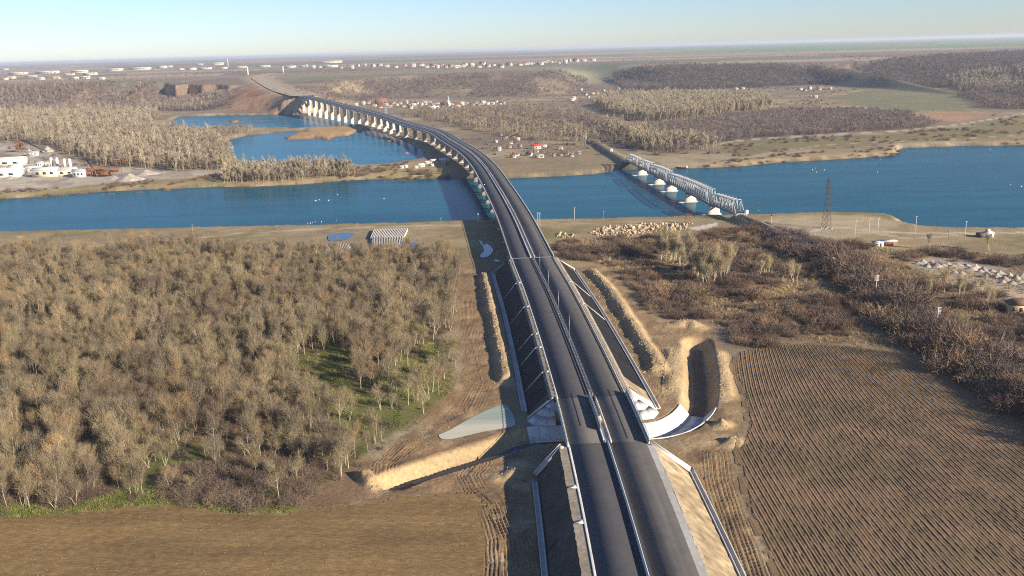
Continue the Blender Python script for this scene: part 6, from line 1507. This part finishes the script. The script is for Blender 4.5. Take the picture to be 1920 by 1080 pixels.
def grid_pts(poly, step, seed, keep=None, edge=0.0):
    P = np.array(poly)[:, :2]; lo = P.min(0); hi = P.max(0); rg = np.random.default_rng(seed)
    X, Y = np.meshgrid(np.arange(lo[0], hi[0], step), np.arange(lo[1], hi[1], step))
    x = X.ravel() + step * rg.uniform(-.55, .55, X.size); y = Y.ravel() + step * rg.uniform(-.55, .55, X.size)
    m = sdist(x, y, P, 30) + edge * 2 * (fbm(x, y, 20, seed) - .5) < 0
    x, y = x[m], y[m]
    m = (np.abs(np.arctan2(x, y)) < math.radians(36)) & (y > 105)
    x, y = x[m], y[m]
    if keep is not None:
        m = rg.random(len(x)) < keep(x, y); x, y = x[m], y[m]
    return x, y
def stand(x, y, s0, s1, seed, hvar=0.2):
    rg = np.random.default_rng(seed); n = len(x); s = rg.uniform(s0, s1, n)
    return np.stack([x, y, height(x, y)], 1), np.stack([s, s, s * rg.uniform(1 - hvar, 1 + hvar, n)], 1)
def in_view(x, y, z=3.0):
    v = np.stack([x, y, np.full(len(x), z - 112.0)], 1)
    w = v @ np.array(cam_f); px = 960 + 1732 * (v @ np.array(cam_r)) / w; py = 540 - 1732 * (v @ np.array(cam_u)) / w
    return (px > -20) & (px < 1940) & (py > 0) & (py < 1110)
def clear_of(x, y, names, d):
    m = np.ones(len(x), bool)
    for nm in names: m &= seg_dist(x, y, L[nm])[0] > d
    return m

def wood():
    P = [make_tree(500 + i, RNG.uniform(9.0, 13.0), RNG.uniform(3.3, 4.6), 20, 1100, 1.5, 0.046, MAT['twig_wood'], MAT['bark_wood'], up=RNG.uniform(0.7, 1.7), stem=0.14, multi=1 + (i % 3 == 2)) for i in range(14)]
    ivy = [raw_mesh('ivy', *leafy(560 + i, 6.5, 420, 0.5), MAT['ivy']) for i in range(2)]
    def keep(x, y):
        thin = sstep(4, -4, sdist(x, y, L['thin'], 20)); gl = sstep(4, -3, sdist(x, y, L['glade'], 20)); th = sdist(x, y, L['thicket'], 20) < 5
        return np.clip(1.0 - 0.62 * thin - 0.93 * gl - 0.97 * th - 0.75 * sstep(0.54, 0.66, fbm(x, y, 17, 571)), 0, 1)
    x, y = grid_pts(L['wood'], 3.8, 570, keep, 3)
    p, s = stand(x, y, 0.55, 1.1, 572, .25); s *= (0.72 + 0.5 * fbm(x, y, 26, 573))[:, None]
    o = np.argsort(y); p, s = p[o], s[o]
    vis = np.where(in_view(p[:, 0], p[:, 1]))[0]
    ind = vis[:296]; rest = np.setdiff1d(np.arange(len(p)), ind)
    for k in ind:
        i = int(RNG.integers(0, len(P)))
        r = empty('bare_tree', tuple(p[k]), 'bare winter tree with tan twigs in the front part of the left wood', 'tree', 'bare trees in the front of the left wood', float(RNG.uniform(0, 6.28))); r.scale = tuple(s[k])
        link('trunk', P[i][0], r); link('crown', P[i][1], r)
    scatter('bare_wood', p[rest], s[rest], [joined(t, 'bare_tree_kind') for t in P], 'dense wood of bare tan and olive winter trees left of the road', 'wood')
    # ivy-green thickets and undergrowth
    x, y = grid_pts(L['wood'], 12.0, 580, lambda x, y: 0.35 * np.ones(len(x)), 2); q, t = stand(x, y, .5, 1.0, 581)
    scatter('ivy_undergrowth', q, t, ivy, 'dark green ivy clumps between the bare trees of the left wood', 'undergrowth')
    SH = [shrub_mesh(600 + i, 2.2, 3.0, 200, 0.07, MAT['twig_scrub']) for i in range(3)]
    x, y = grid_pts(L['wood'], 5.0, 582, lambda x, y: 0.75 - 0.45 * (sdist(x, y, L['thin'], 20) < 0) - .2 * (sdist(x, y, L['glade'], 20) < 0), 2); q, t = stand(x, y, .5, 1.15, 583)
    scatter('wood_undergrowth', q, t, SH, 'low brown brushwood beneath the left wood', 'undergrowth')
wood()

def thickets():
    K = [shrub_mesh(620 + i, 4.2, 5.2, 760, 0.07, MAT['twig_bramble'], 'thorn_shrub') for i in range(5)]
    for nm, lab, grp in (('thicket', 'dense purple grey thorn shrub in the dark thicket at the wood edge', 'thorn shrubs of the thicket at the middle of the wood edge'), ('thicket_b', 'low purple grey thorn shrub at the left end of the wood edge', 'thorn shrubs at the left end of the wood edge')):
        x, y = grid_pts(L[nm], 3.0, 630, None, 1)
        p, s = stand(x, y, .7, 1.15, 631)
        for k in range(len(p)):
            o = link('thorn_shrub', K[k % 5], None, tuple(p[k]), float(RNG.uniform(0, 6))); o.scale = tuple(s[k]); tag(o, lab, 'shrub', grp)
thickets()

def scrub():
    K = [shrub_mesh(640 + i, RNG.uniform(2.6, 4.2), RNG.uniform(3.8, 6.0), 800, 0.085, MAT['twig_scrub']) for i in range(7)]
    def keep(x, y):
        k = 0.82 - 0.78 * sstep(0.49, 0.60, fbm(x, y, 24, 641))
        for nm in ('rubble', 'rubble_b', 'yard', 'sandpad', 'bank_pad'): k = np.where(sdist(x, y, L[nm], 20) < 1.5, 0.02, k)
        d, s_, _ = seg_dist(x, y, L['rail']); k = np.where((d < 3.0) & (s_ < 112), 0, np.where(d < 13, 1.0, k))
        k = np.where((x > 195) & (y > 395) & (y < 470), k * .55, k)
        return k
    x, y = grid_pts(L['scrub'], 3.7, 642, keep, 3)
    p, s = stand(x, y, .5, 1.2, 643); s *= (0.75 + 1.0 * np.random.default_rng(9).random(len(x)) ** 2.5)[:, None]
    d, s_, sg = seg_dist(p[:, 0], p[:, 1], L['rail']); s[(d < 13) & (s_ > 60)] *= 1.35; s[(d < 9) & (s_ > 100)] *= 1.2; s[(d < 7) & (s_ < 112)] *= .6
    o = np.argsort(p[:, 1]); p, s = p[o], s[o]
    vis = np.where(in_view(p[:, 0], p[:, 1]))[0]; big = vis[:296]; rest = np.setdiff1d(np.arange(len(p)), big)
    for k in big:
        ob = link('shrub', K[int(RNG.integers(0, 7))], None, tuple(p[k]), float(RNG.uniform(0, 6))); ob.scale = tuple(s[k]); tag(ob, 'leafless brown shrub in the front of the scrub above the ploughed field', 'shrub', 'brown shrubs along the railway scrub')
    scatter('railway_scrub', p[rest], s[rest], K, 'wide belt of leafless brown scrub along the railway', 'scrub')
    x, y = grid_pts(L['scrub'], 1.9, 660, lambda x, y: ((seg_dist(x, y, L['rail'])[0] < 10.5) & (seg_dist(x, y, L['rail'])[1] > 55) & ((seg_dist(x, y, L['rail'])[0] > 3.4) | (seg_dist(x, y, L['rail'])[1] > 112))) * .85, 0)
    p, s = stand(x, y, .9, 1.45, 661); scatter('railway_hedge', p, s, [shrub_mesh(670 + i, 3.6, 4.0, 900, 0.10, MAT['far_dark'], 'hedge_shrub') for i in range(3)], 'tall hedge along the overgrown railway bank, tinted dark to stand for shade', 'hedge')  # dense rows added in dark tints to make the bank's band of shade
    # bushes on the near and far banks
    for nm, sc, st, kp in (('far_bank', 0.9, 6, .45), ('right_bank', 0.8, 7, .3), ('grass_bank', 0.9, 10, .35), ('spit_end', .7, 8, .25)):
        x, y = grid_pts(L[nm], st, 650, lambda x, y: kp * 1.6 * sstep(.42, .62, fbm(x, y, 40, 651)), 2); q, t = stand(x, y, .5 * sc, 1.3 * sc, 652)
        if len(q): scatter('bank_bushes', q, t, K, 'scattered brown bushes on the ' + {'far_bank': 'left far bank', 'right_bank': 'right far bank at the water', 'grass_bank': 'grassy terrace below the gravel road', 'spit_end': 'sandy spit by the bridge'}[nm], 'bushes')
scrub()

def tall_poplars():
    P = [make_tree(700 + i, RNG.uniform(14, 18), RNG.uniform(4.2, 5.4), 36, 1300, 2.4, 0.085, MAT['twig_poplar'], MAT['bark_poplar'], up=RNG.uniform(2.6, 3.6), stem=0.13, multi=2 + i % 2, lean=0.05) for i in range(6)]
    for k, (x, y) in enumerate(D['poplar_near']):
        pal = k < 29 or k >= 53
        lab = 'tall pale poplar with white trunk in the grove amid the scrub' if pal else 'pale bare tree standing alone in the scrub by the railway or the gravel yard'
        r = empty('poplar_tree', (x, y, hgt(x, y)), lab, 'tree', 'pale poplar grove in the scrub' if pal else 'pale single trees in the scrub', float(RNG.uniform(0, 6)))
        s = RNG.uniform(0.75, 1.05) if pal else RNG.uniform(.45, .7); r.scale = (s, s, s * RNG.uniform(.9, 1.1))
        i = int(RNG.integers(0, 6)); link('trunk', P[i][0], r); link('crown', P[i][1], r)
    for (x, y), lab in zip(D['lone_tree'], ['pale bare tree beside the left river bank track', 'bare tree by the water behind the white kiosk', 'bare bush tree on the right bank point', 'lone bare tree at the edge of the near lake', 'bare tree at the head of the poplar grove']):
        r = empty('lone_tree', (x, y, hgt(x, y)), lab, 'tree', None, 1.0); s = .6; r.scale = (s, s, s)
        link('trunk', P[1][0], r); link('crown', P[1][1], r)
    return P
POP = tall_poplars()

def far_woods():
    def kinds(seed, h, sp_, m, mb_, n=5, tw=90, w=0.32, up=1.2, ln=2.6):
        return [joined(make_tree(seed + i, h * RNG.uniform(.8, 1.15), sp_ * RNG.uniform(.85, 1.15), 9, tw, ln, w, m, mb_, up=up, stem=.2), 'far_tree_kind') for i in range(n)]
    tan = kinds(800, 13, 4.6, MAT['far_tan'], MAT['twig_poplar'], tw=120, w=.34); mau = kinds(810, 9, 4.6, MAT['far_mauve'], MAT['far_mauve'], up=.8); drk = kinds(820, 11, 5.4, MAT['far_dark'], MAT['far_dark'], up=.7); pal = kinds(830, 17, 4.4, MAT['far_pale'], MAT['twig_poplar'], up=2.4, w=.40, tw=130)
    shr = [shrub_mesh(840 + i, 5, 7, 90, 0.4, MAT['far_mauve'], 'far_shrub') for i in range(4)]
    roadclear = lambda x, y: seg_dist(x, y, L['road'])[0] > 24
    def mass(nm, poly, step, kk, s0, s1, lab, seed, keep=None, edge=26):
        kp = (lambda x, y: (np.ones(len(x)) if keep is None else keep(x, y)) * roadclear(x, y) * clear_of(x, y, ('far_road',), 38) * (1 - (sdist(x, y, L['cliff_top'], 30) < 26)))
        x, y = grid_pts(L[poly], step, seed, kp, edge); p, s = stand(x, y, s0, s1, seed + 1)
        ok = p[:, 2] > -2.6; 
        if ok.any(): scatter(nm, p[ok], s[ok], kk, lab, 'wood')
    gap = lambda sc, lo, sd: (lambda x, y: 1 - .9 * sstep(lo, lo + .08, fbm(x, y, sc, sd)))
    mass('poplar_wood', 'wood_plain_left', 7.5, tan + pal[:1], .75, 1.25, 'wide pale tan poplar wood on the plain left of the lakes', 900, gap(60, .62, 901))
    mass('spit_wood', 'wood_spit', 6.0, tan, .5, .85, 'row of bare trees on the spit between the lakes', 905)
    mass('bank_wood', 'wood_bank', 4.2, tan + pal[:2], .55, .95, 'pale tree belt on the far river bank left of the bridge', 907, gap(22, .66, 908), 3)
    mass('hill_wood', 'wood_scarp_left', 9.0, mau + mau + tan[:2], .8, 1.25, 'mauve wood on the slope below the far left plateau', 910)
    mass('hill_wood', 'wood_scarp_mid', 9.0, mau + drk[:3], .7, 1.15, 'brown and mauve wood on the hills behind the village', 915, gap(110, .58, 916))
    mass('hill_wood', 'wood_scarp_right', 8.0, drk, .8, 1.25, 'dark wood on the steep slope right of the ravine', 920)
    mass('hill_wood', 'wood_scarp_far', 10.5, drk + drk + mau[:3], .9, 1.5, 'dark wood climbing the far right hills', 925, gap(160, .66, 926))
    mass('flat_wood', 'wood_flat_right', 8.0, mau, .8, 1.2, 'mauve wood on the flat at the far right', 928)
    mass('pale_poplar_wood', 'wood_pale', 6.0, pal, .8, 1.1, 'pale poplar plantation in the valley right of the bridge', 930)
    mass('pale_grove', 'wood_pale_b', 8.0, pal, .8, 1.15, 'pale grove against the dark far right hills', 932, gap(50, .52, 933))
    mass('mauve_wood', 'wood_mauve', 5.5, mau, .55, .85, 'even mauve young wood above the gravel road on the far bank', 935)
    mass('valley_wood', 'wood_mid', 7.0, mau + tan, .45, .9, 'mixed scrub wood on the valley floor behind the hamlet', 940, gap(70, .55, 941))
    mass('valley_wood', 'wood_mid_b', 6.0, mau + tan[:1], .6, 1.0, 'brown wood beside the railway on the far bank', 943)
    mass('poplar_belt', 'strip_poplar', 6.0, pal[:3] + tan[:2], .7, 1.1, 'tall pale poplars along the far bank by the railway bridge', 945, gap(30, .55, 946))
    mass('poplar_belt', 'strip_poplar_b', 7.5, pal[:2] + tan, .65, 1.0, 'pale poplars among the hamlet houses on the far bank', 948, gap(35, .55, 949))
    # general cover of bushes over the far valley floor
    x, y = grid_pts(np.array([(-900, 1000), (1500, 900), (1800, 2400), (-1100, 2300)]), 16.0, 955, lambda x, y: .5 * sstep(.45, .62, fbm(x, y, 90, 956)) * roadclear(x, y) * (sdist(x, y, L['meadow'], 30) > 5) * (sdist(x, y, L['fallow'], 30) > 3) * (sdist(x, y, L['river'], 30) > 8) * (sdist(x, y, L['lake_far'], 30) > 6) * (sdist(x, y, L['lake_near'], 30) > 6) * (sdist(x, y, L['grass_bank'], 30) > 2) * clear_of(x, y, ('gravel_road', 'far_road'), 14))
    p, s = stand(x, y, .4, 1.0, 957); scatter('valley_bushes', p, s, shr, 'bushes scattered over the far valley floor', 'bushes')
    x, y = grid_pts(np.array([(-1600, 2250), (2200, 2250), (3400, 4400), (-2800, 4400)]), 26.0, 960, lambda x, y: .8 * sstep(.56, .66, fbm(x, y * .6, 300, 961)) * clear_of(x, y, ('far_road',), 45))
    p, s = stand(x, y, .6, 1.1, 962); scatter('upland_scrub', p, s, shr + mau[:2], 'scrub and hedges on the far slopes and plateau', 'scrub')
    for key, nm, lab, rad, n in (('house_village', 'village_trees', 'garden trees among the houses of the village below the hills', 22, 9), ('house_hamlet', 'hamlet_trees', 'garden trees among the houses of the far bank hamlet', 11, 7), ('house_ravine', 'ravine_trees', 'trees round the houses at the ravine mouth', 22, 8), ('hall', 'works_trees', 'trees between the far factory halls', 110, 22), ('house_plateau', 'town_trees', 'trees among the houses of the far town on the plateau', 60, 9)):
        q = np.repeat(np.array([v[:2] for v in D[key]]), n, 0); rg = np.random.default_rng(970); a = rg.uniform(0, 6.28, len(q)); rd = rad * rg.uniform(.45, 1.1, len(q))
        x = q[:, 0] + rd * np.cos(a) * 1.6; y = q[:, 1] + rd * np.sin(a); m = roadclear(x, y); p, s = stand(x[m], y[m], .3, .62, 971); scatter(nm, p, s * (1.6 if 'town' in nm else 2.2 if 'works' in nm else 1), mau + tan[:2], lab, 'trees')
far_woods()

def grasses():
    rg = np.random.default_rng(5)
    def tuft(seed, h, n, w, m):
        r2 = np.random.default_rng(seed); P = np.stack([r2.normal(size=n) * .35, r2.normal(size=n) * .35, np.zeros(n)], 1)
        return raw_mesh('tuft', *blades(P, unit(r2.normal(size=(n, 3)) * .45 + (0, 0, 1)), h * r2.uniform(.5, 1.2, n), w * r2.uniform(.6, 1.3, n), r2), m)
    G_ = [tuft(50 + i, .75, 34, .12, MAT['green_blade']) for i in range(3)]; Dr = [tuft(60 + i, .9, 26, .09, MAT['dry_blade']) for i in range(3)]
    x, y = grid_pts(L['verge'], 0.75, 51, None, 1); p, s = stand(x, y, .6, 1.2, 52); scatter('verge_grass', p, s, G_ + G_ + Dr[:1], 'bright green grass strip between wood and brown field', 'grass')
    x, y = grid_pts(L['thin'], 1.5, 53, lambda x, y: .9 * sstep(.45, .6, fbm(x, y, 14, 54)), 1); p, s = stand(x, y, .5, 1.0, 55); scatter('wood_grass', p, s, G_ + Dr[:1], 'green grass under the thin trees near the pond', 'grass')
    x, y = grid_pts(L['glade'], 1.2, 56, lambda x, y: .8, 1); p, s = stand(x, y, .5, .9, 57); scatter('glade_grass', p, s, G_ + Dr[:2], 'green grass in the clearing of the left wood', 'grass')
    x, y = grid_pts(L['scrub'], 2.4, 58, lambda x, y: sstep(.46, .6, fbm(x, y, 24, 641)) * (seg_dist(x, y, L['rail'])[0] > 4), 1); p, s = stand(x, y, .7, 1.6, 59); scatter('dry_grass', p, s, Dr, 'dry tan grass between the brown shrubs', 'grass')
    # rough clods and scraps along the spoil ridges
    pts = []
    for nm, w, h, sd0 in RIDGES:
        q = smooth_path(L[nm], .8); k = rg.integers(0, len(q), int(len(q) * 1.8)); pts.append(q[k, :2] + rg.normal(size=(len(k), 2)) * w * .4)
    q = smooth_path(np.array(L['spoil_right']) - (4.0, 0), .7); k = rg.integers(0, len(q), len(q) * 3); pts.append(q[k, :2] + rg.normal(size=(len(k), 2)) * 1.2)
    pts = np.vstack(pts); p, s = stand(pts[:, 0], pts[:, 1], .15, .6, 61)
    clod = [rock_mesh(70 + i, MAT['sand']) for i in range(3)]
    scatter('earth_clods', p, s, clod, 'loose clods of sandy earth along the spoil ridges', 'clods')
    x, y = grid_pts(L['stubble'], 1.5, 62, lambda x, y: .22); p, s = stand(x, y, .07, .2, 63); p[:, 2] += .14
    scatter('straw', p, s, [tuft(80 + i, 1.6, 7, .35, MAT['dry_blade']) for i in range(2)], 'bits of pale straw lying on the brown field', 'straw')
    x, y = grid_pts(L['mud'], 2.0, 64, lambda x, y: .3 * sstep(.5, .7, fbm(x, y, 12, 65))); p, s = stand(x, y, .1, .4, 66)
    scatter('mud_clods', p, s, [rock_mesh(75 + i, MAT['dark_soil']) for i in range(2)] + clod[:1], 'clods of mud churned up by the site tracks', 'clods')
grasses()

# ---------------------------------------------------------------- the air
def haze():
    b = MB(); b.box((0, 0, 60.5), (110000, 110000, 134.0))
    m = bpy.data.materials.new('haze_air'); m.use_nodes = True; nt = m.node_tree; nt.nodes.clear()
    out = nt.nodes.new('ShaderNodeOutputMaterial'); v = nt.nodes.new('ShaderNodeVolumePrincipled')
    v.inputs['Color'].default_value = (0.80, 0.87, 1.0, 1); v.inputs['Density'].default_value = HAZE_DENSITY; v.inputs['Anisotropy'].default_value = 0.2
    nt.links.new(v.outputs[0], out.inputs['Volume'])
    tag(b.build('haze', m), 'thin bluish winter haze over the whole valley', 'haze', None, 'stuff')
haze()
